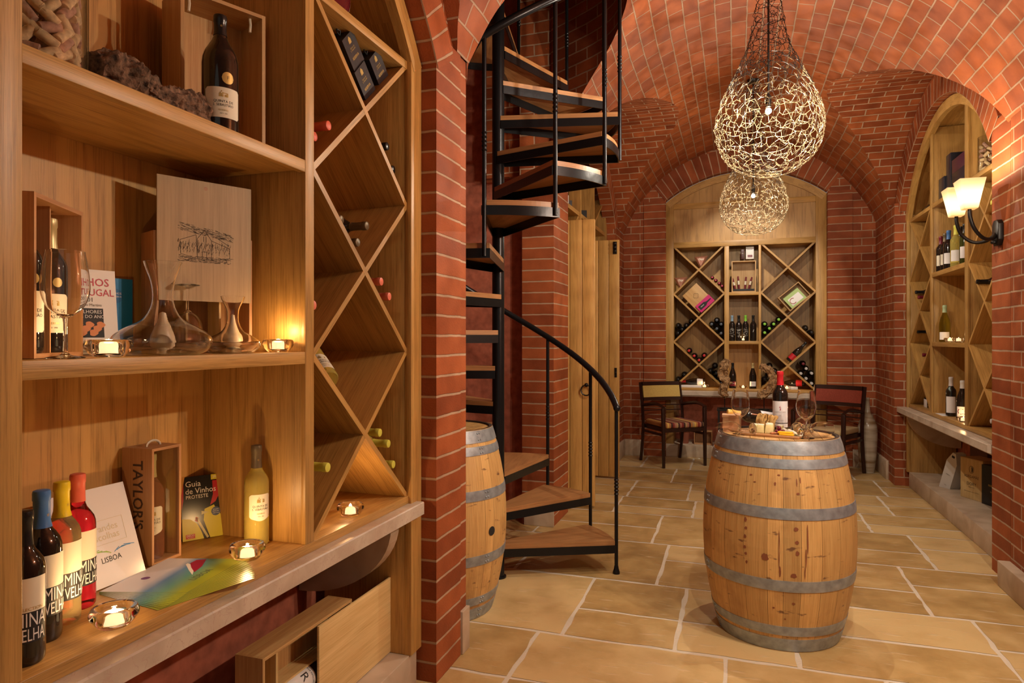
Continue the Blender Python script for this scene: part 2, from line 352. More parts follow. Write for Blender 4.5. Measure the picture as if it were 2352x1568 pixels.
# ---------------------------------------------------------------- room shell
XC, ZC, RV = .08, 2.26, 1.57
def sL(y): return interp(y, [(3.0, .882), (5.1, .977)])
def sR(y): return interp(y, [(7.7, 1.0), (7.95, .98)])
L1 = [(-.06, 2.7), (.05, 2.97), (.35, 3.32), (.85, 3.56), (1.4, 3.64), (1.95, 3.56), (2.45, 3.32), (2.70, 3.04), (2.76, 2.96), (2.81, 2.885), (2.874, 2.80), (2.90, 2.7)]
L2 = [(3.0, 2.70), (3.016, 2.79), (3.05, 2.89), (3.13, 3.14), (3.33, 3.40), (3.65, 3.56), (4.0, 3.625), (4.29, 3.622), (4.61, 3.536), (4.78, 3.414), (4.90, 3.235), (5.0, 3.0), (5.08, 2.70)]
L3 = [(5.2, 2.7), (5.30, 2.98), (5.42, 3.18), (5.57, 3.34), (5.75, 3.49), (6.08, 3.614), (6.577, 3.695), (6.95, 3.69), (7.26, 3.635), (7.671, 3.40), (8.07, 3.075), (8.354, 2.81), (8.42, 2.7)]
R2 = [(4.77, 2.7), (4.823, 2.813), (4.915, 2.96), (5.03, 3.085), (5.255, 3.272), (5.59, 3.462), (6.14, 3.635), (6.45, 3.672), (6.806, 3.64), (7.222, 3.48), (7.605, 3.25), (7.90, 2.844), (7.96, 2.7)]
LEFTL = [smooth(p, 5) for p in (L1, L2, L3)]; RIGHTL = [smooth(R2, 5)]
WL = lambda y: -1.22 if y < 3.02 else -1.36
WR = lambda y: 1.56 if y < 7.7 else 1.52
def zwall(y, side):
    d = (XC-WL(y))/sL(y) if side < 0 else (WR(y)-XC)/sR(y)
    return ZC+sqrt(max(0, RV*RV-min(d, RV)**2))
def zstart(y, side):
    z = zwall(y, side)
    for P in (LEFTL if side < 0 else RIGHTL):
        if P[0][0] <= y <= P[-1][0]: z = max(z, interp(y, P))
    return z
def xv(y, z, side):
    d = sqrt(max(0, RV*RV-(z-ZC)**2))
    return XC-d*sL(y) if side < 0 else XC+d*sR(y)
ys = sorted(set([round(-1.6+.05*i, 4) for i in range(206)]+[round(p[0], 4) for P in LEFTL+RIGHTL for p in P]+[8.65]))
ys = [y for y in ys if -1.6 <= y <= 8.65]
g = G(); NT = 40; rows = []; tht = []
for y in ys:
    za, zb = zstart(y, -1), zstart(y, 1)
    ta = -math.acos(min(1, (za-ZC)/RV)); tb = math.acos(min(1, (zb-ZC)/RV))
    row = []; tr = []
    for k in range(NT+1):
        t = ta+(tb-ta)*k/NT
        row.append((XC+RV*sin(t)*(sL(y) if t < 0 else sR(y)), y, ZC+RV*cos(t))); tr.append(t*RV)
    rows.append(row); tht.append(tr)
g.grid(rows, lambda i, j: (ys[i], tht[i][j]), 0, True)
struct(g.obj('ceiling', BRKV))
def lunette(P, side, xout, name='ceiling'):
    g = G(); rows = []; s = 0; us = []; sl = []
    for i, (y, z) in enumerate(P):
        if i: s += sqrt((y-P[i-1][0])**2+(z-P[i-1][1])**2)
        xi = xv(y, z, side)
        if side < 0: xi = max(xi, xout)
        else: xi = min(xi, xout)
        rows.append([(xi+(xout-xi)*k/4, y, z) for k in range(5)]); us.append([xi+(xout-xi)*k/4 for k in range(5)]); sl.append(s)
    g.grid(rows, lambda i, j: (us[i][j], sl[i]), 0, True)
    struct(g.obj(name, BRK))
lunette(LEFTL[0], -1, -1.24); lunette(LEFTL[2], -1, -1.37); lunette(RIGHTL[0], 1, 1.575)
# stair shaft rising above the vault opening
g = G(); P = [(max(WL(max(y, 3.03) if y > 4 else 0)-.004, xv(y, z, -1)), y, z) for y, z in LEFTL[1]]; s = 0; rows = [[], []]; us = []
for i, p in enumerate(P):
    if i: s += (V(p).xy-V(P[i-1]).xy).length
    us.append(s); rows[0].append(p); rows[1].append((p[0], p[1], 5.6))
g.grid(rows, lambda i, j: (us[min(j, len(us)-1)], rows[i][min(j, len(us)-1)][2]), 0, True)
struct(g.obj('wall_left', BRK))
# plain wall faces (one-sided boxes with real thickness)
def wallbox(name, lo, hi, mat, bev=0):
    g = G(); g.box(lo, hi, grain=0, off=(0, 0))
    for i, f in enumerate(g.f):     # horizontal coordinate to u, height to v
        p = [V(g.v[k]) for k in f]; n = (p[1]-p[0]).cross(p[2]-p[0])
        if abs(n.z) > max(abs(n.x), abs(n.y)): g.uv[i] = [(q.x, q.y) for q in p]
        elif abs(n.x) > abs(n.y): g.uv[i] = [(q.y, q.z) for q in p]
        else: g.uv[i] = [(q.x, q.z) for q in p]
    return struct(g.obj(name, mat, bev=bev))
wallbox('wall_left', (-1.95, 2.647, 0), (-1.22, 2.915, 2.80), BRKH)            # pier beside the near cabinet
wallbox('wall_left', (-1.95, 2.918, 0), (-1.228, 3.0, 2.80), BRKH)
wallbox('wall_left', (-3.2, 2.93, 0), (-1.95, 3.0, 5.6), BRK)
wallbox('wall_left', (-1.95, 2.93, 2.80), (-1.25, 3.0, 5.6), BRK)
wallbox('wall_left', (-1.62, 5.14, 0), (-1.36, 5.20, 5.6), BRKH)               # far side of the stair bay
wallbox('wall_left', (-1.62, 5.20, 0), (-1.36, 5.62, 2.76), BRKH)
wallbox('wall_left', (-3.2, 5.26, 0), (-1.62, 5.32, 5.6), PLAST)
wallbox('wall_left', (-3.2, 3.0, 0), (-3.12, 5.26, 5.6), PLAST)
wallbox('ceiling', (-3.2, 2.9, 5.6), (-.4, 5.4, 5.7), BLACKM)
wallbox('wall_left', (-1.9, 8.02, 0), (-1.36, 8.65, 2.80), BRK)
wallbox('wall_left', (-1.9, -1.6, 0), (-1.22, .10, 2.80), BRK)
wallbox('wall_right', (1.52, 7.68, 0), (2.2, 8.65, 2.84), BRK)
wallbox('wall_right', (1.56, 4.77, 0), (2.2, 5.08, 2.86), BRKH)
wallbox('wall_right', (1.556, -1.6, 0), (2.2, 4.755, 2.86), BRK)
wallbox('wall_left', (-1.62, 5.075, 2.70), (-1.362, 5.14, 5.6), BRK)
wallbox('wall_left', (-1.95, 5.2, 2.76), (-1.90, 8.2, 4.0), BRK)
wallbox('ceiling', (-1.95, 5.15, 3.72), (-1.375, 8.3, 3.78), BRK)
wallbox('wall_left', (-1.95, 5.15, 2.78), (-1.375, 5.2, 3.72), BRK); wallbox('wall_left', (-1.95, 8.25, 2.80), (-1.375, 8.3, 3.72), BRK)
# faces between each cabinet ring and the lunette above
def archz(x, c): return c[1]+sqrt(max(0, c[2]**2-(x-c[0])**2))
def tympanum(P, x, inner, y0, y1, name):
    g = G(); n = 70
    f = lambda y: max(interp(y, P), 2.70)
    for k in range(n):
        a = y0+(y1-y0)*k/n; b = y0+(y1-y0)*(k+1)/n
        lo = [archz(q, inner) if abs(q-inner[0]) < inner[3] else 2.70 for q in (a, b)]
        hi = [f(a), f(b)]
        if hi[0] <= lo[0] and hi[1] <= lo[1]: continue
        hi = [max(h, l) for h, l in zip(hi, lo)]
        pts = [(x, a, lo[0]), (x, b, lo[1]), (x, b, hi[1]), (x, a, hi[0])]
        g.face(pts, [(p[1], p[2]) for p in pts])
    struct(g.obj(name, BRK))
CL = (1.39, 1.864, 1.49, 1.27); CR = (6.40, 1.90, 1.53, 1.27); C3 = (6.82, 1.90, 1.49, 1.2)     # (centre, z, radius, half width)
tympanum(LEFTL[0], -1.235, CL, -.06, 2.90, 'wall_left'); tympanum(RIGHTL[0], 1.572, CR, 4.77, 7.96, 'wall_right'); tympanum(LEFTL[2], -1.365, C3, 5.2, 8.42, 'wall_left')
def ring(c, w, X, depth, proud, name, zmin, mat=None):
    """arch of bricks on edge round an opening; X maps (along, into wall, z)"""
    g = G(); n = 60; a1 = math.asin(min(1, c[3]/c[2]))
    for k in range(n):
        t0 = -a1+2*a1*k/n; t1 = -a1+2*a1*(k+1)/n
        P = lambda r, t, d: X @ V((c[0]+r*sin(t), d, c[1]+r*cos(t)))
        r0, r1 = c[2], c[2]+w
        u0, u1 = r0*t0, r0*t1
        g.face([P(r0, t0, -proud), P(r0, t1, -proud), P(r1, t1, -proud), P(r1, t0, -proud)], [(0, u0), (0, u1), (w, u1), (w, u0)])
        g.face([P(r0, t0, depth), P(r0, t1, depth), P(r0, t1, -proud), P(r0, t0, -proud)], [(depth, u0), (depth, u1), (-proud, u1), (-proud, u0)])
        g.face([P(r1, t0, -proud), P(r1, t1, -proud), P(r1, t1, .03), P(r1, t0, .03)], [(0, u0), (0, u1), (.03, u1), (.03, u0)])
    struct(g.obj(name, mat or BRKH))
ring(CL, .20, Frame((-1.22, 0, 0), pi/2).X, .14, .004, 'trim_1', 2.7)
ring((-CR[0], CR[1], CR[2], CR[3]), .20, Frame((1.56, 0, 0), -pi/2).X, .12, .004, 'trim_2', 2.7)
ring(C3, .20, Frame((-1.36, 0, 0), pi/2).X, .14, .004, 'trim_3', 2.7)
wallbox('wall_left', (-1.9, .10, 0), (-1.22, .128, 2.75), BRKH)
# back wall
CBk = (.088, 2.03, 1.50, .93)
g = G(); n = 120; x0, x1 = -1.36, 1.52
for k in range(n):
    a = x0+(x1-x0)*k/n; b = x0+(x1-x0)*(k+1)/n; m_ = (a+b)/2
    top = [ZC+sqrt(max(0, RV**2-((q-XC)/(.977 if q < XC else .98))**2)) for q in (a, b)]
    lo = [archz(q, CBk) if abs(m_-CBk[0]) < CBk[3] else 0 for q in (a, b)]
    pts = [(a, 8.65, lo[0]), (b, 8.65, lo[1]), (b, 8.65, top[1]), (a, 8.65, top[0])]
    g.face(pts, [(p[0], p[2]) for p in pts])
struct(g.obj('wall_back', BRK))
ring(CBk, .27, Frame((0, 8.65, 0), 0).X, .11, .012, 'trim_4', 2.7)
wallbox('wall_back', (-1.105, 8.635, 0), (-.845, 8.78, 3.2), BRKH); wallbox('wall_back', (1.02, 8.635, 0), (1.28, 8.78, 3.2), BRKH)
wallbox('wall_back', (-1.0, 9.2, 0), (1.2, 9.25, .86), PLAST)
wallbox('wall_left', (-1.80, .13, 0), (-1.76, 2.647, .80), PLAST)
wallbox('wall_right', (2.06, 5.08, 0), (2.10, 7.68, .80), PLAST)
wallbox('wall_left', (-1.95, 5.62, 0), (-1.86, 8.02, 2.75), PLAST)
# plinths and stone bases
wallbox('baseboard_left', (-1.80, .13, 0), (-1.30, 2.62, .15), LIME, .004)
wallbox('baseboard_right', (1.64, 5.09, 0), (2.06, 7.64, .15), LIME, .004)
wallbox('baseboard_right', (1.49, 2.6, 0), (1.556, 4.765, .15), LIME, .004)
wallbox('baseboard_back', (-.845, 8.66, 0), (1.02, 9.2, .15), LIME, .004)
wallbox('baseboard_back', (-1.35, 8.60, 0), (-1.105, 8.65, .20), LIME, .003)
wallbox('baseboard_back', (1.28, 8.60, 0), (1.50, 8.65, .20), LIME, .003)
wallbox('baseboard_left', (-1.36, 8.05, 0), (-1.335, 8.60, .20), LIME, .003)
wallbox('baseboard_right', (1.495, 7.95, 0), (1.52, 8.60, .20), LIME, .003)
wallbox('baseboard_left', (-1.42, 2.925, 0), (-1.212, 3.012, .20), LIME, .003)
wallbox('baseboard_left', (-1.60, 5.12, 0), (-1.355, 5.14, .2), LIME, .003)
# floor slabs
g = G(); rnd = random.Random(23)
g.face([(-3.2, -1.6, -.0015), (2.3, -1.6, -.0015), (2.3, 9.3, -.0015), (-3.2, 9.3, -.0015)], None, 1)
def slab(x0, y0, x1, y1):
    gp = .0105; j = lambda: rnd.uniform(-.007, .007); x0 = max(x0, -3.2); x1 = min(x1, 2.3)
    if x1-x0 < .05: return
    def edge(a, b, n):
        return [(a[0]+(b[0]-a[0])*k/n+(j() if k else 0), a[1]+(b[1]-a[1])*k/n+(j() if k else 0), 0) for k in range(n)]
    c = [(x0+gp, y0+gp), (x1-gp, y0+gp), (x1-gp, y1-gp), (x0+gp, y1-gp)]; n = 5
    g.face(edge(c[0], c[1], n)+edge(c[1], c[2], n)+edge(c[2], c[3], n)+edge(c[3], c[0], n), None, 0, False, .1+rnd.random()*.9)
YR = [-1.6, -.8, .0, .8, 1.6, 2.44, 3.28, 4.12, 4.95, 5.75, 6.35, 7.1, 7.85, 8.6, 9.3]
for ya, yb in zip(YR, YR[1:]):
    x = -3.2-rnd.random()*.6
    while x < 2.3:
        w = rnd.choice([.45, .55, .66, .78, .9]); k = rnd.random()
        if k < .22: slab(x, ya, x+w, yb)
        else: m_ = ya+(yb-ya)*rnd.choice([.42, .5, .58]); slab(x, ya, x+w, m_); slab(x, m_, x+w, yb)
        x += w
struct(g.obj('floor', [SLAB, GROUT]))

# ---------------------------------------------------------------- wine cabinets
def cabinet(F, cols, lev, arch, edge, depth, label, top='open', shelves=(), panel_levels=(), lo_x=None, hi_x=None):
    """cols: (kind, x0, x1); edge: outer x limits; arch: (xc, zc, r_outer)"""
    t = thing('wine_cabinet', label, 'cabinet', F.o, F.rz); xa, xb = edge; z0 = lev[0]
    az = lambda x, r: arch[1]+sqrt(max(0, r*r-(x-arch[0])**2))
    pts = [(xa, z0-.03), (xb, z0-.03)]+[(xb+(xa-xb)*k/24, az(xb+(xa-xb)*k/24, arch[2])) for k in range(25)]
    g = G(); g.prism(pts, depth-.015, depth, (0, 1)); g.obj('back_panel', OAKB, t)
    # stiles
    for s_, (a, b) in (('stile', (xa, cols[0][1])), ('stile', (cols[-1][2], xb))):
        g = G(); g.box((a, -.02, .15), (b, .012, az(a if a == xa else b, arch[2])), 2)
        g.box((a+.002, .0121, .1501), (b-.002, depth-.016, az(a if a == xa else b, arch[2])-.012), 2)
        g.obj('stile', OAK, t, bev=.0015)
    # arched head
    g = G(); n = 30; a1 = math.asin(min(.999, (xb-arch[0])/arch[2]))
    for k in range(n):
        t0 = -a1+2*a1*k/n; t1 = -a1+2*a1*(k+1)/n; r0, r1 = arch[2]-.085, arch[2]
        P = lambda r, q: (arch[0]+r*sin(q), arch[1]+r*cos(q))
        g.prism([P(r0, t0), P(r0, t1), P(r1, t1), P(r1, t0)], -.022, .02, (cos((t0+t1)/2), -sin((t0+t1)/2)))
        g.prism([P(r1-.012, t0), P(r1-.012, t1), P(r1, t1), P(r1, t0)], .02, depth-.015, (cos((t0+t1)/2), -sin((t0+t1)/2)))
    g.obj('arched_head', OAK, t)
    # dividers between columns
    for (ka, a0, a1_), (kb, b0, b1_) in zip(cols, cols[1:]):
        zt = az((a1_+b0)/2, arch[2])-.02 if top == 'open' else lev[-1]
        g = G(); g.box((a1_, -.004, z0), (b0, .012, zt), 2); g.box((a1_+.004, .012, z0), (b0-.004, depth-.015, zt), 2); g.obj('divider', OAK, t, bev=.001)
    g = G(); g.box((cols[0][1]-.01, -.006, z0-.032), (cols[-1][2]+.01, depth-.015, z0), 0); g.obj('base_board', OAK, t, bev=.0015)
    bt = .021
    for kind, x0, x1 in cols:
        if kind == 'diag':
            for za, zb in zip(lev, lev[1:]):
                for sgn in (1, -1):
                    p, q = ((x0, za), (x1, zb)) if sgn > 0 else ((x0, zb), (x1, za))
                    d = V((q[0]-p[0], q[1]-p[1])).normalized(); nn = V((-d.y, d.x))*bt/2
                    yo = .0006 if sgn > 0 else 0
                    g = G(); g.prism([(p[0]-nn.x, p[1]-nn.y), (q[0]-nn.x, q[1]-nn.y), (q[0]+nn.x, q[1]+nn.y), (p[0]+nn.x, p[1]+nn.y)], .002+yo, depth-.016, (d.x, d.y))
                    g.obj('diagonal_board', OAK, t)
            g = G(); g.box((x0, 0, lev[-1]-.017), (x1, depth-.015, lev[-1]+.017), 0); g.obj('shelf', OAK, t, bev=.001)
        else:
            for z in shelves:
                g = G(); g.box((x0, -.003, z-.038), (x1, .02, z), 0); g.box((x0, .02, z-.030), (x1, depth-.015, z-.001), 0); g.obj('shelf', OAK, t, bev=.001)
    if top == 'panel':
        pts = [(cols[0][1], lev[-1]+.0), (cols[-1][2], lev[-1]+.0)]+[(cols[-1][2]+(cols[0][1]-cols[-1][2])*k/24, az(cols[-1][2]+(cols[0][1]-cols[-1][2])*k/24, arch[2]-.03)) for k in range(25)]
        g = G(); g.prism(pts, .012, .03, (0, 1)); g.obj('arch_panel', OAKB, t)
        for z in panel_levels:
            g = G(); g.box((cols[0][1], -.008, z-.035), (cols[-1][2], .02, z+.035), 0); g.obj('rail', OAK, t, bev=.002)
    return t
LV = [.82, 1.425, 2.035, 2.625]
LVR = [.83, 1.436, 2.040, 2.645]
LVB = [.862, 1.436, 2.038, 2.637]
cabinet(FL, [('diag', .22, .89), ('open', .938, 1.84), ('diag', 1.886, 2.55)], LV, (1.39, 1.864, 1.48), (.13, 2.645), .42,
        'arched oak wine cabinet in the left foreground filled with boxes, bottles and decanters', shelves=(1.437, 2.050))
cabinet(FR, [('diag', -7.62, -6.86), ('open', -6.80, -5.90), ('diag', -5.83, -5.16)], LVR, (-6.395, 1.90, 1.52), (-7.675, -5.09), .42,
        'arched oak wine cabinet in the right wall behind the lit wall lamp', shelves=(1.449, 2.055, 2.66))
cabinet(FB, [('diag', -.745, -.135), ('open', -.08, .263), ('diag', .292, .90)], LVB, (.088, 2.03, 1.49), (-.842, 1.018), .42,
        'arched oak wine cabinet in the back wall between the two armchairs', top='panel', shelves=(1.448, 2.050), panel_levels=(2.655, 3.14))
# cabinet behind the plank doors
t = thing('wine_cabinet', 'oak cabinet behind the open plank doors beyond the spiral stair', 'cabinet', F3.o, F3.rz)
g = G(); g.box((5.64, .36, 0), (8.0, .38, 3.42), 2); g.obj('back_panel', OAKB, t)
for a, b in ((5.64, 5.70), (6.55, 6.60), (7.20, 7.26), (7.92, 8.0)):
    g = G(); g.box((a, 0, 0), (b, .36, 3.12), 2); g.obj('stile', OAK, t)
for z in (1.4, 2.0, 2.73):
    g = G(); g.box((5.70, .01, z-.04), (7.92, .36, z), 0); g.obj('shelf', OAK, t)
for p, q in (((5.70, 2.05), (6.55, 2.69)), ((7.26, 2.69), (7.92, 3.1)), ((5.70, 2.69), (6.55, 2.05))):
    d = V((q[0]-p[0], q[1]-p[1])).normalized(); nn = V((-d.y, d.x))*.011
    g = G(); g.prism([(p[0]-nn.x, p[1]-nn.y), (q[0]-nn.x, q[1]-nn.y), (q[0]+nn.x, q[1]+nn.y), (p[0]+nn.x, p[1]+nn.y)], .02, .35, (d.x, d.y)); g.obj('diagonal_board', OAK, t)
# plank doors standing open
def door(n, y, xin, planks, knob):
    d = bpy.data.objects.new('door_%d' % n, None); C.objects.link(d); d.location = (0, y, 0); struct(d)
    w = (1.16-(-xin))/-planks if False else (-1.165-xin)/planks
    for k in range(planks):
        g = G(); g.box((xin+w*k+.002, 0, .02), (xin+w*(k+1)-.002, .035, 2.52), 2); g.obj('plank', OAKD, d, bev=.003)
    g = G()
    if knob == 'ring':
        g.ball((-1.235, -.02, 1.075), .018); g.tube([(-1.235+.045*cos(a), -.03, 1.03+.045*sin(a)) for a in [2*pi*i/20 for i in range(21)]], .006, 6, caps=False); g.obj('ring_handle', IRON, d)
    else:
        g.box((-1.215, -.006, 1.07), (-1.190, 0, 1.17)); g.ball((-1.2, -.015, 1.12), .011); g.obj('latch', IRON, d)
        g = G(); g.box((-1.23, -.008, 2.37), (-1.19, 0, 2.50)); g.ball((-1.21, -.01, 2.40), .02); g.ball((-1.21, -.01, 2.44), .02); g.ball((-1.21, -.01, 2.48), .02); g.obj('hinge', IRON, d)
    return d
door(1, 5.80, -1.50, 3, 'ring'); door(2, 7.10, -1.50, 3, 'latch')
# stone counters with quarter-round brackets
def counter(F, x0, x1, ztop, front, depth, label, brackets):
    t = thing('stone_counter', label, 'counter', F.w(x0, 0, 0), F.rz); L_ = x1-x0
    prof = [(front, ztop-.052), (front, ztop-.004), (front+.004, ztop), (depth, ztop), (depth, ztop-.07), (front+.03, ztop-.07), (front+.03, ztop-.06), (front+.012, ztop-.056)]
    g = G(); n = len(prof)
    for i in range(n):
        a, b = prof[i], prof[(i+1) % n]
        g.face([(0, a[0], a[1]), (L_, a[0], a[1]), (L_, b[0], b[1]), (0, b[0], b[1])])
    g.face([(0, a, b) for a, b in prof]); g.face([(L_, a, b) for a, b in prof][::-1]); g.obj('counter_top', MARB, t)
    for bx in brackets:
        g = G(); w = .07; f0 = front+.06; R_ = .30
        P = [(f0, ztop-.07)]+[(depth-(depth-f0)*cos(a), ztop-.07-R_*sin(a)) for a in [pi/2*k/14 for k in range(15)]]+[(depth, ztop-.07)]
        g.face([(bx-x0, a, b) for a, b in P]); g.face([(bx-x0+w, a, b) for a, b in P][::-1])
        for i in range(len(P)-1): g.face([(bx-x0, *P[i]), (bx-x0, *P[i+1]), (bx-x0+w, *P[i+1]), (bx-x0+w, *P[i])], None, 0, True)
        g.obj('bracket', LIME, t)
    return t
counter(FL, .14, 2.60, .788, -.055, .44, 'pinkish marble counter slab under the left foreground cabinet', (2.42, .25))
counter(FR, -7.75, -5.10, .795, -.10, .41, 'pinkish marble counter slab under the right wall cabinet', (-7.56,))
counter(FB, -.84, 1.015, .828, -.12, .44, 'pinkish marble counter slab under the back wall cabinet', (-.78, .88))
# ---------------------------------------------------------------- bottles and glassware
PROF = {
 'bordeaux': ([(.0, .006), (.026, .003), (.033, .0), (.0365, .006), (.037, .015), (.037, .188), (.0362, .198), (.033, .209), (.026, .220), (.019, .230), (.0155, .240), (.0145, .252), (.0142, .290)], .308, .0142, .238),
 'burgundy': ([(.0, .006), (.028, .003), (.036, .0), (.0405, .006), (.041, .015), (.041, .140), (.0395, .158), (.034, .182), (.026, .207), (.019, .228), (.0155, .245), (.0145, .260), (.0142, .285)], .300, .0142, .240),
 'magnum': ([(.0, .008), (.038, .004), (.046, .0), (.050, .008), (.0505, .02), (.0505, .215), (.049, .232), (.044, .250), (.034, .268), (.024, .284), (.0185, .298), (.0168, .312), (.016, .345)], .360, .0165, .300),
}
def bottle_parts(t, kind, glass, cap, label=None, cap_from=None, liquid=None, seal=None, sc=1.0, lmat=None):
    prof, H, rn, zc = PROF[kind]; zc = cap_from or zc; P = smooth(prof, 3) if False else prof
    q = [(r*sc, z*sc) for r, z in P]+[(rn*sc, (H-.004)*sc), (rn*.9*sc, H*sc), (0, H*sc)]
    g = G(); g.lathe(q, 28); g.obj('glass_body', glass, t)
    rc = rn+.0011; 
    c = [(interp_r(P, zc)+.0009, zc), (interp_r(P, zc+.012)+.001, zc+.012), (rc, zc+.024), (rc, H-.022), (rc+.0012, H-.020), (rc+.0012, H-.006), (rc+.0002, H-.001), (rc-.004, H+.0006), (0, H+.0008)]
    if cap:
        g = G(); g.lathe([(r*sc, z*sc) for r, z in c], 24); k = g.obj('capsule', cap, t)
        if seal == 'crest':
            e = G(); put_text(e, text('✱' if False else '*', .016*sc), lambda x, y: wrapcyl((rc+.0004)*sc, x, (zc+.022)*sc+y*1.0)); e.obj('crest', GOLDINK, k)
    return prof
def interp_r(P, z):
    for (r0, z0), (r1, z1) in zip(P, P[1:]):
        if z0 <= z <= z1 and z1 > z0: return r0+(r1-r0)*(z-z0)/(z1-z0)
    return P[-1][0]
def wrapcyl(r, x, z, a0=0): a = -pi/2+x/r+a0; return (r*cos(a), r*sin(a), z)
def label_patch(t, r, z0, z1, half, mat=None, cut=.006, wave=0, a0=0, name='label'):
    """curved paper label; half = half width in metres"""
    g = G(); n = 16; rows = []
    for k in range(n+1):
        x = -half+2*half*k/n; e = min(half-abs(x), cut); dz = (cut-e)
        lo = z0+dz-(wave*cos(x/half*pi) if wave else 0)
        rows.append([wrapcyl(r, x, lo, a0), wrapcyl(r, x, (lo+z1-dz)/2, a0), wrapcyl(r, x, z1-dz, a0)])
    g.grid(rows, None, 0, True); return g.obj(name, mat or CREAM, t)
def seal_patch(par, r, x0, z0, rad, mat, name='gold_seal'):
    g = G(); n = 14; rows = []
    for k in range(n+1):
        x = -rad+2*rad*k/n; hgt = sqrt(max(0, rad*rad-x*x)); rows.append([wrapcyl(r, x0+x, z0-hgt), wrapcyl(r, x0+x, z0+hgt)])
    g.grid(rows, None, 0, True); return g.obj(name, mat, par)
def wtext(par, s_, size, r, zc, mat, a0=0, xo=0, bold=0, sx=1, name='lettering', rot=False):
    g = G(); put_text(g, text(s_, size, bold=bold, sx=sx), (lambda x, y: wrapcyl(r, -y+xo, zc+x, a0)) if rot else (lambda x, y: wrapcyl(r, x+xo, zc+y, a0)))
    return g.obj(name, mat, par)
def house_mark(par, r, zc, s, a0=0):
    """small engraved manor: gabled front, long wing, tree"""
    g = G(); F = lambda x, y: wrapcyl(r, x*s, zc+y*s, a0)
    def q(*p): g.face([F(*a) for a in p])
    q((-.9, -.5), (-.35, -.5), (-.35, .1), (-.62, .5), (-.9, .1)); q((-.3, -.5), (.75, -.5), (.75, .0), (-.3, .0)); q((-.35, .05), (.85, .05), (.7, .32), (-.25, .42))
    for k in range(5): q((.75+.04*k, -.5), (.95, -.45+.1*k), (.9, .3-.03*k), (.8, .4))
    q((-.5, .5), (-.3, .5), (-.3, .72), (-.4, .82), (-.5, .72))
    return g.obj('engraving', GOLDINK, par)
def quinta(t, r, z0, z1, half, wave=0, reserva='RESERVA', a0=0):
    L_ = label_patch(t, r+.0006, z0, z1, half, CREAM, wave=wave, a0=a0); h = z1-z0; rr = r+.0010
    house_mark(L_, rr, z0+h*.76, h*.16, a0)
    wtext(L_, 'QUINTA DE', h*.115, rr, z0+h*.53, INK, a0, sx=1.05); wtext(L_, 'S. SEBASTIÃO', h*.115, rr, z0+h*.41, INK, a0, sx=.98)
    wtext(L_, reserva, h*.08, rr, z0+h*.24, GOLDINK, a0)
    wtext(L_, 'TINTO · 2008', h*.045, rr, z0+h*.13, INK, a0, sx=.9)
    return L_
def stand(F_or_loc, name='wine_bottle', label='', yaw=R(46), group=None, loc=None, rot=None):
    return thing(name, label, 'bottle', loc, rot if rot is not None else yaw, group)

# magnum in front of the open crate on the top shelf
t = stand(0, label='large dark magnum with cream label and gold seal on the top left shelf', loc=(-1.405, 1.575, 2.0505), yaw=R(52))
bottle_parts(t, 'magnum', DGLASS, BLACK, seal='crest', sc=.985)
quinta(t, .0498, .050, .135, .052)
k = seal_patch(t, .0503, .012, .163, .017, GOLDINK)
g = G(); put_text(g, text('F', .014), lambda x, y: wrapcyl(.0508, x+.012, .163+y)); g.obj('crest', BROWNF, k)
# open wooden crates -------------------------------------------------
def crate(label, loc, rz, w, d, h, mat, th=.009, name='wooden_wine_box', back=True):
    """open-fronted upright box: origin at front left bottom corner, x right, y back"""
    t = thing(name, label, 'box', loc, rz)
    for a_ in (0, w-th): g = G(); g.box((a_, 0, 0), (a_+th, d, h), 2); g.obj('side_board', mat, t)
    g = G(); g.box((th, 0, h-th), (w-th, d, h), 0); g.obj('top_board', mat, t); g = G(); g.box((th, 0, 0), (w-th, d, th), 0); g.obj('bottom_board', mat, t)
    g = G(); g.box((th, d-.006, th), (w-th, d, h-th), 2); g.obj('back_board', mat, t)
    return t
t = crate('tall open pine crate behind the magnum on the top left shelf', (-1.537, 1.564, 2.0505), R(66), .262, .140, .46, PINE, .011)
for x in (.035, .225):
    g = G(); g.tube([(x, .03, .449), (x+.002, .03, .43), (x-.001, .028, .405)], .004, 6); g.obj('rope_end', CREAM, t)
# cork jar
def cork_geo(g, X, l=.044, r=.0115):
    g.lathe([(0, 0), (r-.001, 0), (r, .001), (r, l-.001), (r-.001, l), (0, l)], 12, X)
t = thing('glass_jar', 'tall clear glass jar filled with used corks at the upper left corner', 'jar', (-1.45, 1.065, 2.0505))
g = G(); g.lathe([(0, .004), (.092, .002), (.098, 0), (.103, .006), (.103, .36), (.101, .362), (.099, .36), (.099, .012), (.09, .009), (0, .009)], 48); g.obj('jar_glass', GLASS, t)
rnd = random.Random(3); n = 0; corks = []
for lay in range(9):
    for ringr, cnt in ((.080, 13), (.052, 8), (.022, 3)):
        for k in range(cnt):
            if ringr < .08 and lay > 0 and lay < 8 and ringr < .05: continue
            a = 2*pi*(k+rnd.random()*.5)/cnt+lay; z = .024+lay*.024+rnd.uniform(-.004, .004)
            corks.append((ringr, a, z, rnd.random()))
meshes = []
for i in range(3):
    g = G(); cork_geo(g, None); meshes.append(g.mesh('cork', [plain('cork_pale', (.56, .40, .22), .8, var=.3, bscale=90), CORK, plain('cork_stained', (.36, .20, .14), .8, var=.35, bscale=80)][i]))
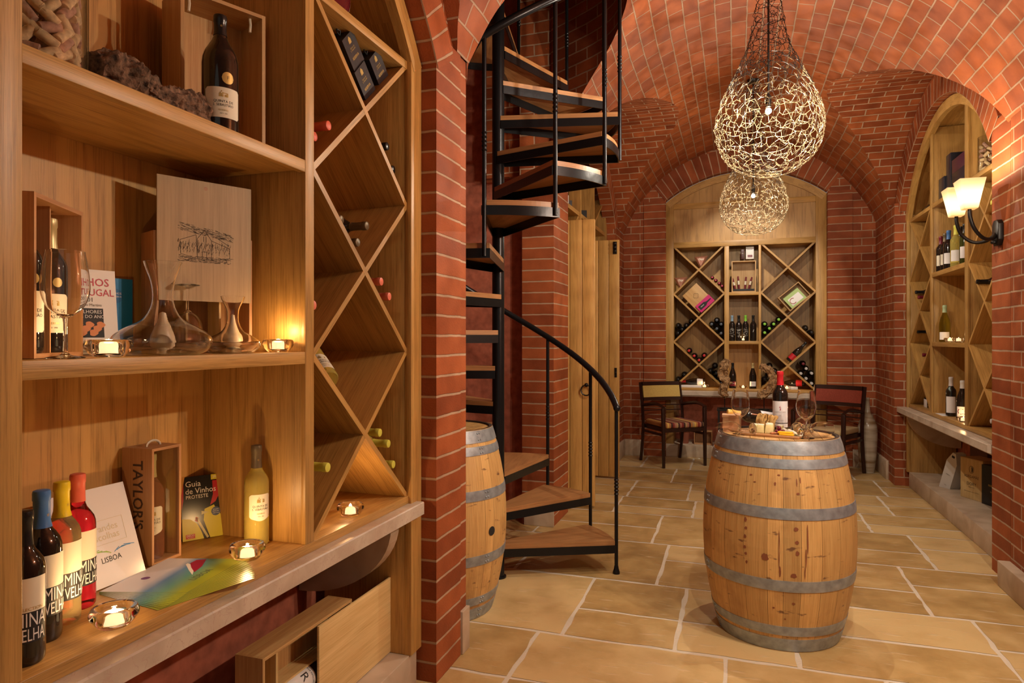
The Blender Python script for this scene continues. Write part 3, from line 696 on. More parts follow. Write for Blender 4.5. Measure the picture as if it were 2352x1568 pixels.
for i, (r_, a, z, q) in enumerate(corks[:150]):
    o = bpy.data.objects.new('cork', meshes[i % 3]); C.objects.link(o)
    p = V((-1.45+r_*cos(a)*.95, 1.065+r_*sin(a)*.95, 2.0505+z+.012)); d = V((-sin(a)+rnd.uniform(-.5, .5)*0, cos(a), rnd.uniform(-1.4, 1.4))).normalized()
    o.location = p-d*.022; o.rotation_euler = d.to_track_quat('Z', 'Y').to_euler()
    tag(o, 'used wine cork inside the tall glass jar on the top left shelf', 'cork', 'corks in the upper left jar')
# cork-oak log
g = G(); P = []; n = 80
for i in range(n+1):
    u = i/n; P.append((-1.415+.015*sin(u*5), 1.175+.345*u, 2.0505+.052+.006*sin(u*9)))
rows = []
for i, p in enumerate(P):
    u = i/n; r0 = .046+.010*sin(u*7+1)-.014*max(0, .2-u)*5-.012*max(0, u-.8)*4
    row = []
    for k in range(56):
        a = 2*pi*k/56; q = V((cos(a)*2, sin(a)*2, u*9)); rr = r0*(1+.40*NZ.noise(q*1.1)+.16*NZ.noise(q*3.3)+.09*NZ.noise(q*9))
        row.append((p[0]+rr*cos(a), p[1], max(2.0508, p[2]+rr*sin(a))))
    rows.append(row)
g.grid(rows, None, 0, True, close=True); g.face(rows[0][::-1]); g.face(rows[-1]); g.tube([(-1.385, 1.27, 2.10), (-1.366, 1.265, 2.11)], [.036, .030], 16)
tag(g.obj('bark_log', BARK), 'rough dark cork-oak log lying along the top left shelf', 'log')

# middle shelf -------------------------------------------------------
ZM = 1.4375
t = crate('open cedar box holding two red bottles at the left of the middle shelf', (-1.400, 1.030, ZM), R(90+30), .245, .105, .352, CEDAR, .010)
g = G(); g.box((.118, .02, .01), (.123, .10, .342), 2); g.obj('partition', CEDAR, t)
FX = M.Translation((-1.400, 1.030, ZM)) @ M.Rotation(R(120), 4, 'Z')
for x, lab, capm in ((.062, 'red wine bottle in the left half of the open cedar box, nearest the post', BLACK), (.182, 'gold-capped red wine bottle in the right half of the open cedar box', GOLDF)):
    p = FX @ V((x, .048, .0105)); t = stand(0, label=lab, loc=p, yaw=R(70) if x < .1 else R(62)); bottle_parts(t, 'bordeaux', DGLASS, capm, sc=1.02); quinta(t, .0379, .045, .135, .038)
    seal_patch(t, .0384, .010, .162, .011, GOLDINK)
def wineglass(label, loc, rot=0, sc=1.0, group=None, H=.215, rb=.043):
    t = thing('wine_glass', label, 'glass', loc, rot, group)
    o = [(0, .0015), (.034, 0), (.036, .0015), (.03, .0035), (.012, .006), (.0045, .012), (.0036, .03), (.0036, .07), (.005, .080), (.014, .087), (.028, .098), (.038, .115), (rb, .137), (rb-.001, .160), (.0375, .190), (.033, H)]
    i_ = [(.0322, H), (.0367, .190), (rb-.0018, .160), (rb-.0008, .137), (.0372, .1155), (.027, .099), (.013, .0885), (0, .085)]
    o = [(0, .0015), (.034, 0), (.036, .0015), (.03, .0035), (.012, .006), (.0045, .012), (.0036, .03), (.0036, .07), (.005, .080), (.014, .0865)]
    b_ = smooth([(.014, .0865), (.028, .098), (.038, .1155), (rb, .139), (rb-.0012, .163), (.0385, .188), (.034, H)], 7)
    i_ = []
    for k, (r, z) in enumerate(b_):
        p, q = b_[max(0, k-1)], b_[min(len(b_)-1, k+1)]; dx, dz = q[0]-p[0], q[1]-p[1]; l_ = sqrt(dx*dx+dz*dz); i_.append((r-.0009*dz/l_, z+.0009*dx/l_))
    i_[0] = (.0125, .0895); i_ = [(0, .0862), (.006, .0868)]+i_
    g = G(); g.lathe([(r*sc, z*sc) for r, z in o[:-1]+b_+i_[::-1]], 48); g.obj('bowl_and_stem', THICK, t); return t
wineglass('clear wine glass standing in front of the cedar box on the middle shelf', (-1.352, 1.062, ZM), sc=1.06)
# booklets
def booklet(name, label, loc, rot, w, h, th, mat, cat='book'):
    t = thing(name, label, cat, loc, rot); g = G(); g.box((0, 0, 0), (w, th, h), 2); g.obj('cover', mat, t); return t
def flat(par, s_, size, x, z, mat, name='lettering', y=-.0006, align='CENTER', bold=0, shear=0, sx=1):
    g = G(); put_text(g, text(s_, size, align, shear, bold, sx), lambda a, b: (x+a, y, z+b)); return g.obj(name, mat, par)
def rect(par, x0, z0, x1, z1, mat, name='panel', y=-.0004):
    g = G(); g.face([(x0, y, z0), (x1, y, z0), (x1, y, z1), (x0, y, z1)]); return g.obj(name, mat, par)
t = booklet('wine_magazine', 'white wine guide booklet with red title leaning behind the cedar box', (-1.672, 1.285, ZM), (R(-6), 0, R(76)), .162, .232, .006, WHITE)
TR = plain('title_red', (.45, .02, .05), .5)
flat(t, 'VINHOS', .030, .090, .196, TR, bold=.01); flat(t, 'PORTUGAL', .027, .090, .168, TR, bold=.01, sx=.95); flat(t, '2001', .017, .085, .148, INK); flat(t, 'João Paulo Martins', .0105, .082, .134, INK)
rect(t, .03, .045, .125, .125, BLACKM, 'cover_picture'); flat(t, 'OS MELHORES', .0135, .078, .115, WHITE, y=-.0008); flat(t, 'VINHOS DO ANO', .0125, .078, .102, WHITE, y=-.0008)
g = G(); OR = plain('picture_orange', (.65, .22, .05), .5); rnd = random.Random(2)
for k in range(9):
    cx_, cz_ = .040+.0095*k, .058+.011*(k % 3); g.face([(cx_+.011*cos(a)*(1+.2*cos(3*a)), -.0008-.00003*k, cz_+.009*sin(a)) for a in [2*pi*i/14 for i in range(14)]])
g.obj('grape_picture', OR, t)
for k, s_ in enumerate(('notas de prova', 'quintas dos vinhos de Portugal', 'brancos · tintos · espumantes', 'guia completo')): flat(t, s_, .008, .075, .035-.009*k, INK)
SKY = plain('cyan_card', (.01, .22, .50), .45)
t = booklet('gift_box', 'bright blue slim box standing behind the large decanter', (-1.70, 1.462, ZM), R(84), .078, .216, .022, SKY, 'box')
g = G(); g.face([(.026+.021*cos(a), -.0005, .165+.021*sin(a)) for a in [2*pi*k/24 for k in range(24)]]); k = g.obj('round_badge', plain('badge_blue', (.01, .15, .38), .5), t)
flat(k, 'VINHOS', .009, .026, .172, WHITE, y=-.0009); flat(k, 'DE LISBOA', .007, .026, .163, WHITE, y=-.0009)
# large box with sliding lid
t = crate('open wooden box with the raised lid behind the two decanters', (-1.600, 1.529, ZM), R(66), .2965, .10, .357, CEDAR, .009)
g = G(); g.box((.095, .012, .009), (.101, .094, .34), 2); g.box((.195, .012, .009), (.201, .094, .34), 2); g.obj('partition', PINEL, t)
t2 = thing('box_lid', 'thin wooden lid engraved with a manor house, slid up out of its box', 'lid', (-1.600, 1.529, ZM), R(66))
g = G(); g.box((.006, -.0065, .155), (.290, -.001, .520), 2); lid = g.obj('lid_board', PLY, t2)
g = G(); g.face([(.146+.006*cos(a), -.0068, .499+.006*sin(a)) for a in [2*pi*k/16 for k in range(16)]]); g.obj('finger_hole', TREAD, lid)
g = G(); rnd = random.Random(9); cx0, cz0 = .144, .325
def stroke(g, a, b, w=.0008, y=-.0069):
    a, b = V(a), V(b); d = (b-a); d = d.normalized() if d.length else V((1, 0)); nn = V((-d.y, d.x))*w
    g.face([(a.x-nn.x, y, a.y-nn.y), (b.x-nn.x, y, b.y-nn.y), (b.x+nn.x, y, b.y+nn.y), (a.x+nn.x, y, a.y+nn.y)])
H_ = lambda x, z: (cx0+x*.078, cz0+z*.055)
lines = [((-.95, .2), (-.35, .55)), ((-.35, .55), (-.30, -.6)), ((-.95, .2), (-.92, -.55)), ((-.3, .35), (-.02, .85)), ((-.02, .85), (.25, .3)), ((-.3, .35), (-.3, -.75)), ((.25, .3), (.25, -.8)), ((.05, .8), (.95, .1)), ((.25, .3), (.98, -.05)), ((.98, -.05), (.98, -.6)), ((-.92, -.55), (-.3, -.75)), ((-.3, -.75), (.25, -.8)), ((.25, -.8), (.98, -.6)), ((-.1, -.78), (-.1, -.35)), ((.06, -.35), (.06, -.78)), ((-.1, -.35), (.06, -.35)), ((-.06, .2), (-.06, .5)), ((.04, .5), (.04, .2))]
for a, b in lines: stroke(g, H_(*a), H_(*b), .0007)
for k in range(620):
    x = rnd.uniform(-1.05, 1.0); z = rnd.choice([rnd.uniform(.55, .98)-.2*x, rnd.uniform(-.95, -.62), rnd.uniform(-.5, .1)])
    l = rnd.uniform(.04, .16); sl = -.3 if z > .3 else (.05 if z < -.6 else 2.5)
    if z > -.55 and z < .2: l *= .5
    stroke(g, H_(x, z), H_(x+l*(1 if abs(sl) < 1 else .25), z+l*sl), .00042)
g.obj('engraved_house', plain('burnt_brown', (.07, .05, .03), .7), lid)
# decanters
def decanter(label, loc, Rb, H, rn):
    t = thing('decanter', label, 'decanter', loc)
    o = [(0, .010*Rb/.12+.004), (Rb*.25, .010), (Rb*.62, .002), (Rb*.72, 0), (Rb*.92, .012), (Rb, .034*H/.245), (Rb*.95, .052*H/.245), (Rb*.72, .072*H/.245), (Rb*.42, .092*H/.245), (Rb*.27, .118*H/.245), (Rb*.21, .150*H/.245), (Rb*.24, .19*H/.245), (rn*.86, .225*H/.245), (rn, H)]
    o = [(r, z) for r, z in smooth(o, 4)]; i_ = [(max(0, r-.0018), z+(.0022 if z < .03 else 0)) for r, z in reversed(o)]
    g = G(); g.lathe(o+i_, 64); g.obj('decanter_glass', THICK, t); return t
decanter('large wide-based glass decanter in the middle of the middle shelf', (-1.43, 1.395, ZM), .120, .243, .047)
decanter('small glass decanter beside the right-hand tealight of the middle shelf', (-1.41, 1.632, ZM), .078, .166, .034)
wineglass('wine glass turned upside down behind the decanters', (-1.545, 1.60, ZM+.2022), rot=(pi, 0, 0), sc=.94)
# pale drop shapes, added to imitate bright refractions in the decanter glass
for lab, p, s_ in (('added pale drop shape imitating the bright refraction in the large decanter', (-1.535, 1.497, ZM), 1.0), ('added pale drop shape imitating the bright refraction in the small decanter', (-1.488, 1.722, ZM), .92)):
    g = G(); g.lathe([(0, 0), (.020*s_, 0), (.031*s_, .010), (.035*s_, .024), (.032*s_, .044), (.022*s_, .072), (.013*s_, .098), (.009*s_, .115), (0, .118)], 24)
    o = g.obj('decanter_refraction', plain('pale_refraction', (.66, .54, .36), .35)); o.location = p; tag(o, lab, 'cover')
# tealights
_tl = None
def tealight(label, loc, r=.050, h=.040, power=.9, group=None):
    t = thing('tealight_holder', label, 'candle', loc, 0, group); s_ = r/.05
    g = G(); o = [(0, .001), (.026, 0), (.034, .003), (.047, .018), (.050, .028), (.046, .038), (.038, .040), (.030, .036), (.024, .030), (.0215, .014), (0, .0135)]
    g.lathe([(a*s_, b*h/.04) for a, b in smooth(o, 3)], 40); g.obj('glass_bowl', THICK, t)
    g = G(); g.lathe([(0, .0145*h/.04), (.0195*s_, .0145*h/.04), (.0195*s_, .028*h/.04), (0, .028*h/.04)], 24); g.obj('tealight', WAX, t)
    g = G(); g.lathe([(0, 0), (.0040, .003), (.0046, .006), (.0025, .010), (0, .0135)], 10, M.Translation((0, 0, .0285*h/.04))); g.obj('flame', FLAME, t)
    if power: point('tealight_glow', (loc[0], loc[1], loc[2]+h+.018), power, (1, .58, .24), .008)
    return t
tealight('tealight in a glass bowl beside the wine glass on the middle shelf', (-1.362, 1.175, ZM))
tealight('tealight in a glass bowl at the right end of the middle shelf', (-1.368, 1.785, ZM), r=.048)

# bottom bay ---------------------------------------------------------
ZB = .8205
def minis(t, r, tone, txt, tall=(.06, .178), half=.033, a0=0, sel=False):
    z0, z1 = tall; L_ = label_patch(t, r+.0006, z0+.05, z1, half, CREAM, cut=.0005, a0=a0)
    rect_ = label_patch(t, r+.0006, z0-.012, z0+.0495, half, BLACKM, cut=.0003, a0=a0, name='lower_label')
    wtext(rect_, txt[0], .040, r+.0011, z0+.033, WHITE, a0, sx=.60); wtext(rect_, txt[1], .036, r+.0011, z0+.003, WHITE, a0, sx=.52)
    if sel: wtext(L_, 'SELECTION', .009, r+.0011, z0+.056, GOLDINK, a0)
    return L_
WINEY = plain('pale_yellow_wine', (.92, .74, .34), .0, trans=.85, ior=1.36)
WINER = plain('rose_wine', (.80, .03, .04), .0, trans=1, ior=1.36)
WINEW = plain('white_wine', (.90, .76, .20), .0, trans=.72, ior=1.36)
WINEO = plain('amber_wine', (.62, .24, .13), .0, trans=.8, ior=1.36)
t = stand(0, label='dark bottle with black and cream label nearest the left post on the bottom shelf', loc=(-1.380, .995, ZB), yaw=R(72)); bottle_parts(t, 'bordeaux', DGLASS, BLACK, sc=1.0); minis(t, .037, 0, ('MINA', 'VELHA'), sel=True)
t = stand(0, label='dark red wine bottle with a blue capsule on the bottom left shelf', loc=(-1.448, 1.082, ZB), yaw=R(100)); bottle_parts(t, 'bordeaux', DGLASS, BLUE, seal='crest', sc=1.06, cap_from=.232); minis(t, .0393, 0, ('MINA', 'VELHA'), (.070, .190))
t = stand(0, label='pale wine bottle with a yellow capsule between the blue and red capped ones', loc=(-1.492, 1.163, ZB), yaw=R(100)); bottle_parts(t, 'bordeaux', WINEY, YEL, seal='crest', sc=1.06, cap_from=.232); minis(t, .0393, 0, ('MINA', 'VELHA'), (.070, .190))
t = stand(0, label='pink-red rosé bottle with a coral capsule on the bottom left shelf', loc=(-1.540, 1.242, ZB), yaw=R(96)); bottle_parts(t, 'bordeaux', WINER, CORAL, sc=1.06, cap_from=.244); minis(t, .0393, 0, ('MINA', 'VELHA'), (.070, .190))
# white folder leaning against the box
t = thing('white_folder', 'large white folder with pale gold print leaning in front of the glazed gift box', 'folder', (-1.585, 1.262, .8215), (R(-19), 0, R(90)))
g = G(); g.box((-.02, -.006, 0), (.220, 0, .262), 2); fo = g.obj('folder_cover', plain('white_gloss', (.72, .71, .74), .25), t)
for s_, z in (('Grandes', .150), ('Escolhas', .127)): flat(t, s_, .026, .125, z, plain('pale_gold_print', (.62, .56, .42), .4), y=-.0066)
g = G()
for a, b in (((.06, .108), (.188, .108)), ((.188, .108), (.188, .172)), ((.188, .172), (.06, .172)), ((.06, .172), (.06, .108))): stroke(g, a, b, .0005, -.0065)
g.obj('printed_frame', MATS['pale_gold_print'], t); flat(t, 'LISBOA', .021, .128, .066, INK, y=-.0066, sx=.9)
g = G()
for k in range(5): stroke(g, (.131-.008*k, .081+.004*k), (.116-.012*k, .090+.001*k), .0009, -.0066)
g.obj('green_leaf_mark', plain('leaf_green', (.30, .50, .08), .5), t); g = G()
for k in range(5): stroke(g, (.141+.008*k, .081+.003*k), (.158+.012*k, .091-.001*k), .0009, -.0066)
g.obj('blue_leaf_mark', plain('leaf_blue', (.05, .25, .55), .5), t)
# tall single-bottle box with glazed front
FXb = M.Translation((-1.628, 1.545, ZB)) @ M.Rotation(R(66), 4, 'Z')
t = crate('narrow wooden gift box with glass front and rope handle holding a rosé bottle', (-1.598, 1.520, ZB), R(92), .112, .108, .340, CEDAR, .008)
g = G(); put_text(g, text("TAYLOR'S", .050, bold=.015, sx=.9), lambda a, b: (-.0006, .052-b, .205-a)); g.obj('side_lettering', plain('burnt_brown2', (.06, .03, .02), .7), t)
g = G(); g.tube([(.03, .05, .340)]+[(.056-.026*cos(a), .05, .340+.016*sin(a)) for a in [pi*k/8 for k in range(1, 8)]]+[(.082, .05, .340)], .0035, 6); g.obj('rope_handle', CREAM, t)
g = G(); g.box((.008, .006, .008), (.104, .0075, .332)); g.obj('glass_pane', GLASS, t)
p = M.Translation((-1.598, 1.520, ZB)) @ M.Rotation(R(92), 4, 'Z') @ V((.052, .056, .0085))
t = stand(0, label='amber rosé bottle inside the narrow glazed gift box', loc=p, yaw=R(50)); bottle_parts(t, 'bordeaux', WINEO, LIMEF if False else plain('dull_gold_foil', (.42, .36, .14), .4), sc=1.0); quinta(t, .037, .075, .155, .034, wave=.004)
# wine guide book
t = thing('guide_book', 'black, red and yellow wine guide book 2012 standing beside the glazed box', 'book', (-1.700, 1.738, .8208), (R(-7), 0, R(58)))
BKX = .125; g = G(); g.box((0, 0, 0), (BKX, .016, .205), 2); g.obj('cover', BLACK, t)
flat(t, 'Guia', .026, .012, .180, WHITE, align='LEFT'); flat(t, 'de Vinhos', .026, .012, .157, WHITE, align='LEFT', sx=.92); flat(t, 'PROTESTE', .0165, .013, .138, WHITE, align='LEFT', sx=.92)
BY = plain('book_yellow', (.58, .50, .03), .35); BR_ = plain('book_red', (.42, .01, .02), .35)
g = G(); g.face([(0, -.0004, 0), (.066, -.0004, 0), (.058, -.0004, .025), (.045, -.0004, .052), (.025, -.0004, .068), (0, -.0004, .072)]); g.obj('yellow_picture', BY, t); g = G(); g.face([(.085, -.0004, 0), (BKX, -.0004, 0), (BKX, -.0004, .065), (.108, -.0004, .085), (.10, -.0004, .105), (.07, -.0004, .095), (.066, -.0004, .06)]); g.obj('yellow_picture', BY, t); g = G(); g.face([(.093, -.0005, .188), (BKX, -.0005, .188), (BKX, -.0005, .205), (.093, -.0005, .205)]); g.obj('yellow_picture', BY, t)
g = G(); g.face([(.097, -.0004, .185), (BKX, -.0004, .185), (BKX, -.0004, .15), (.105, -.0004, .115), (.088, -.0004, .105), (.098, -.0004, .14)]); g.obj('red_picture', BR_, t); g = G(); g.face([(0, -.0004, .10), (.006, -.0004, .13), (.008, -.0004, .203), (0, -.0004, .203)]); g.obj('red_picture', BR_, t); g = G(); g.face([(.040, -.0007, .060), (.048, -.0007, .055), (.050, -.0007, .070), (.042, -.0007, .074)]); g.obj('red_picture', BR_, t)
g = G(); stroke(g, (.044, .07), (.078, .002), .0035, -.0007); g.face([(.072+.013*cos(a), -.0007, .083+.0*a) for a in (0, 1)]+[(.060, -.0007, .078), (.06, -.0007, .09)]); g.obj('stem_picture', plain('pale_stem', (.5, .45, .22), .3), t)
flat(t, '2012', .011, .109, .197, WHITE, y=-.0008)
g = G(); g.face([(.105+.0145*cos(a), -.0009, .083+.0145*sin(a)) for a in [2*pi*k/20 for k in range(20)]]); k = g.obj('round_badge', plain('badge_navy', (.04, .07, .16), .4), t); flat(k, 'EDIÇÃO', .005, .105, .089, WHITE, y=-.0013); flat(k, 'ESPECIAL', .005, .105, .083, WHITE, y=-.0013); flat(k, '+1000 Vinhos', .0045, .105, .077, WHITE, y=-.0013)
rect(t, .010, .006, .038, .020, plain('logo_red', (.55, .05, .06), .5), 'publisher_mark', -.0006); flat(t, 'DECO', .0085, .024, .0155, WHITE, y=-.0010, bold=.02); flat(t, 'PROTESTE', .004, .024, .009, WHITE, y=-.0010)
# white wine bottle
t = stand(0, label='white wine bottle with bronze capsule at the right end of the bottom shelf', loc=(-1.462, 1.800, ZB), yaw=R(58)); bottle_parts(t, 'bordeaux', WINEW, BROWNF, seal='crest', sc=1.03); quinta(t, .0382, .085, .165, .036, wave=.004)
# fanned leaflets
c0 = V((-1.585, 1.345)); t_prev = None
def leaf_mat():
    m, N, L, b = nodes_of('leaflet_print'); tc = N.new('ShaderNodeTexCoord'); sp = N.new('ShaderNodeSeparateXYZ'); L.new(tc.outputs['UV'], sp.inputs[0])
    r = N.new('ShaderNodeValToRGB'); e = r.color_ramp.elements; e[0].position = 0; e[0].color = (.70, .69, .74, 1); e[1].position = 1; e[1].color = (.45, .46, .03, 1)
    for p_, c_ in ((.28, (.62, .64, .74)), (.42, (.10, .26, .52)), (.60, (.12, .36, .30)), (.78, (.32, .42, .04))): q = r.color_ramp.elements.new(p_); q.color = (*c_, 1)
    n = N.new('ShaderNodeTexNoise'); n.inputs['Scale'].default_value = 1.5; L.new(tc.outputs['UV'], n.inputs['Vector'])
    a = N.new('ShaderNodeMath'); a.operation = 'MULTIPLY_ADD'; a.inputs[1].default_value = .95; L.new(sp.outputs['Y'], a.inputs[0])
    a2 = N.new('ShaderNodeMath'); a2.operation = 'MULTIPLY_ADD'; a2.inputs[1].default_value = .10; L.new(sp.outputs['X'], a2.inputs[0]); L.new(a.outputs[0], a2.inputs[2])
    a.inputs[2].default_value = -.08; L.new(a2.outputs[0], r.inputs['Fac']); L.new(r.outputs['Color'], b.inputs['Base Color']); b.inputs['Roughness'].default_value = .3; return m
LEAF = leaf_mat(); LEAFE = plain('leaflet_edge', (.12, .16, .05), .5)
NL = 12
for i in range(NL):
    ang = R(100-3.1*i) if False else R(82-2.6*(NL-1-i)+0); z = ZB+.0006*i
    w, l = .210, .270
    ux = V((cos(R(95)-R(2.3*(NL-1-i))*0-R(0)), 1)); a = R(-52+2.4*(i-(NL-1)))
    # pivot is the left corner; long edge runs towards the right along the shelf
    d1 = V((cos(R(90)+a*0), 0))
    th = R(84-2.3*(NL-1-i)); e1 = V((cos(th), sin(th))); e2 = V((cos(th-R(90)), sin(th-R(90))))
    A_ = V((-1.557, 1.316)); pts = [A_, A_+e2*.215*1.0, A_+e2*.215+e1*.205, A_+e1*.205] if False else None
    e = R(47); da = V((cos(e), sin(e))); db = V((cos(e+R(55)), sin(e+R(55))))
    P4 = [A_, A_+V((cos(R(17)-R(2.3*(NL-1-i))), sin(R(17)-R(2.3*(NL-1-i)))))*.228, None, A_+V((cos(R(99)-R(2.3*(NL-1-i))), sin(R(99)-R(2.3*(NL-1-i)))))*.268]
    P4[2] = P4[1]+P4[3]-A_
    t = thing('leaflet', 'blue and green wine leaflet on top of the fanned stack' if i == NL-1 else 'blue and green wine leaflet lying under others in the fanned stack', 'leaflet', (0, 0, 0), 0, None if i == NL-1 else 'fanned leaflets under the top one')
    t.location = (A_.x, A_.y, z); Q = [p-A_ for p in P4]
    g = G(); g.face([(p.x, p.y, .0005) for p in Q], [(0, 0), (0, 1), (1, 1), (1, 0)]); 
    for k in range(4): a_, b_ = Q[k], Q[(k+1) % 4]; g.face([(a_.x, a_.y, -.0001), (b_.x, b_.y, -.0001), (b_.x, b_.y, .0005), (a_.x, a_.y, .0005)], None, 1)
    g.obj('sheet', [LEAF, LEAFE], t)
    if i == NL-1:
        ex, ey = Q[3].normalized(), -Q[1].normalized(); org = Q[1]
        f = lambda u, v, h=.0008: (org.x+ex.x*u+ey.x*v, org.y+ex.y*u+ey.y*v, h)
        g = G(); put_text(g, text('LISBOA', .030, sx=.9, shear=.2), lambda x, y: f(.13+x, .045+y)); g.obj('lettering', plain('leaflet_ink', (.10, .16, .10), .5), t)
        g = G(); g.face([f(*q) for q in ((.150, .075), (.20, .085), (.262, .110), (.255, .135), (.225, .135), (.19, .110))]); g.obj('wine_glass_picture', plain('leaflet_red', (.35, .01, .06), .3), t)
        g = G(); g.face([f(*q, .0007) for q in ((.128, .067), (.20, .105), (.225, .142), (.215, .142), (.17, .105))]); g.obj('white_flash', WHITE, t)
        g = G(); g.face([f(.10+.011*cos(q), .178+.011*sin(q)) for q in [2*pi*k/16 for k in range(16)]]); g.obj('round_badge', plain('leaflet_violet', (.18, .06, .22), .5), t)
tealight('tealight in a glass bowl in front of the white wine bottle', (-1.388, 1.668, ZB), r=.052, h=.048, power=1.3)
tealight('tealight in a glass bowl at the front left of the bottom shelf', (-1.357, 1.185, ZB), r=.052, h=.044, power=1.5)
tealight('tealight in a glass bowl in the lowest triangle of the diamond rack', (-1.365, 2.200, ZB), r=.050, h=.044, power=1.3)

# box on the plinth below the counter
FXl = (-1.400, 1.752, .1505)
t = crate('long pine double-magnum box lying open on the stone plinth below the counter', FXl, R(90), .515, .105, .33, PINE, .011)
g = G(); g.box((.09, .02, .011), (.10, .099, .318), 2); g.box((.10, .03, .175), (.50, .099, .182), 0); g.obj('partition', PINEL, t)
t2 = thing('box_lid', 'pale pine sliding lid drawn out to the right of the long box', 'lid', (-1.397, 2.035, .1505), R(90))
g = G(); g.box((0, -.009, .004), (.545, 0, .318), 0); g.obj('lid_board', PINEL, t2, bev=.001)
t = thing('wine_bottle', 'large bottle with white label lying inside the long pine box', 'bottle', (-1.446, 1.868, .283), (0, R(0), 0)); t.rotation_euler = M.Rotation(R(90), 4, 'Z').to_3x3().to_4x4().to_euler()
t.rotation_euler = (M.Rotation(R(90), 4, 'Z') @ M.Rotation(R(90), 4, 'Y')).to_euler(); bottle_parts(t, 'magnum', DGLASS, BLACK, sc=.85)
L_ = label_patch(t, .0432, .04, .17, .06, WHITE, a0=R(-42)); wtext(L_, 'R', .05, .0438, .12, INK, R(-42)); wtext(L_, 'RESERVA ESPECIAL', .010, .0438, .155, INK, R(-42))

# gift boxes and bottles in the left diamond rack --------------------
DG = plain('dark_grey_card', (.028, .026, .030), .35, var=.3, bscale=40)
for i, (lab, y, z, x, tilt) in enumerate((('upper left dark gift box printed in gold in the top of the diamond rack', 2.231, 2.5075, -1.345, 8), ('lower left dark gift box resting on the diagonal board', 2.307, 2.420, -1.340, 14), ('right-hand dark gift box with a gold inner edge in the diamond rack', 2.421, 2.5145, -1.345, 3))):
    t = thing('gift_box', lab, 'box', (x, y, z), (M.Rotation(R(90), 4, 'Z') @ M.Rotation(R(-47), 4, 'Y')).to_euler())
    g = G(); w, d, h = .100, .09, .116
    g.box((-w/2, 0, -.0), (w/2, d, h), 2); g.obj('carton', DG, t)
    g = G(); g.box((-w/2-.0004, .02, -.0004), (w/2+.0004, .06, .0), 0); g.obj('gold_edge', GOLDINK, t)
    flat(t, 'RESERVA', .014, 0, .035, GOLDINK, y=-.0006, bold=.015); flat(t, 'Quinta de\nS. Sebastião', .009, 0, .066, GOLDINK, y=-.0006)
    g = G(); g.face([(-.010, -.0006, .085), (.010, -.0006, .085), (.010, -.0006, .100), (0, -.0006, .110), (-.010, -.0006, .100)]); g.obj('gold_emblem', GOLDINK, t)
    g = G(); g.tube([(0, .03, h), (-.01, .03, h+.018), (.004, .035, h+.024), (.014, .03, h+.012), (0, .03, h)], .003, 6); g.obj('cord_bow', BLACKM, t)
# plate on the very top
t = thing('ceramic_plate', 'dark red round plate standing on the top board of the left cabinet', 'plate', (-1.365, 2.10, 2.735), (R(88), 0, R(90)))
g = G(); g.lathe([(0, .004), (.07, .002), (.09, 0), (.0915, .003), (.088, .006), (.07, .008), (0, .009)], 40); g.obj('plate_dish', plain('maroon_glaze', (.10, .006, .012), .2), t)
g = G(); g.lathe([(.0905, -.0005), (.093, .001), (.093, .005), (.0905, .0065)], 40); g.obj('plate_rim', plain('pink_rim', (.55, .30, .22), .4), t)
# lying bottles: one prototype per glass/capsule pair, then copies
_proto = {}
def lie(F, x, z, glass, cap, label, group=None, y=.035, kind='bordeaux', tilt=0, name='wine_bottle', sc=1.0):
    """bottle lying with its neck to the front; (x, z) is the axis, y the distance of the neck tip behind the cabinet front"""
    key = (glass.name, cap.name, kind, sc); H = PROF[kind][1]*sc
    loc = F.w(x, y+H, z); rot = (R(90+tilt), 0, F.rz)
    if key not in _proto:
        t = thing(name, label, 'bottle', loc, rot, group); bottle_parts(t, kind, glass, cap, sc=sc); _proto[key] = t; return t
    return dup(_proto[key], loc, rot, label, group)
gr = 'bottles lying in the left diamond rack'
for x, z, cap, gl, lab, k in (
    (1.985, 2.205, CORAL, DGLASS, 'upper of the two coral-capped bottles lying beside the divider of the left cabinet', .005), (1.948, 2.160, CORAL, DGLASS, 'lower of the two coral-capped bottles lying beside the divider of the left cabinet', .035),
    (2.447, 2.262, BLACK, DGLASS, 'upper black-capped bottle lying in the right-hand triangle of the left rack', .035), (2.500, 2.180, BLACK, DGLASS, 'lower black-capped bottle lying in the right-hand triangle of the left rack', .035),
    (2.150, 1.915, BROWNF, WINER, 'topmost bronze-capped bottle of the three below the black-capped pair', .06), (2.245, 1.905, BROWNF, DGLASS, 'bronze-capped bottle lying furthest right of the three in the diamond', .01), (2.222, 1.840, BROWNF, DGLASS, 'lowest bronze-capped bottle of the three in the diamond', .035),
    (2.372, 1.705, PINKF, DGLASS, 'upper salmon-capped bottle lying at the right of the left rack', .02), (2.437, 1.650, PINKF, DGLASS, 'lower salmon-capped bottle lying at the right of the left rack', .02),
    (1.950, 1.592, PINKF, DGLASS, 'salmon-capped bottle peeping out beside the divider of the left cabinet', .04),
    (2.352, 1.110, LIMEF, WINEW, 'upper lime-capped bottle at the right of the left rack', .015), (2.412, 1.058, LIMEF, WINEW, 'middle lime-capped bottle at the right of the left rack', .01), (2.490, .960, LIMEF, WINEW, 'lowest lime-capped bottle at the right of the left rack, mostly hidden', .03),
    (1.950, 1.098, LIMEF, WINEW, 'upper lime-capped bottle beside the divider of the left rack', .05), (1.965, 1.045, LIMEF, WINEW, 'middle lime-capped bottle reaching out beside the divider', -.005), (1.950, .985, LIMEF, WINEW, 'lowest lime-capped bottle beside the divider of the left rack', .05)):
    lie(FL, x, z, gl, cap, lab, None, k)
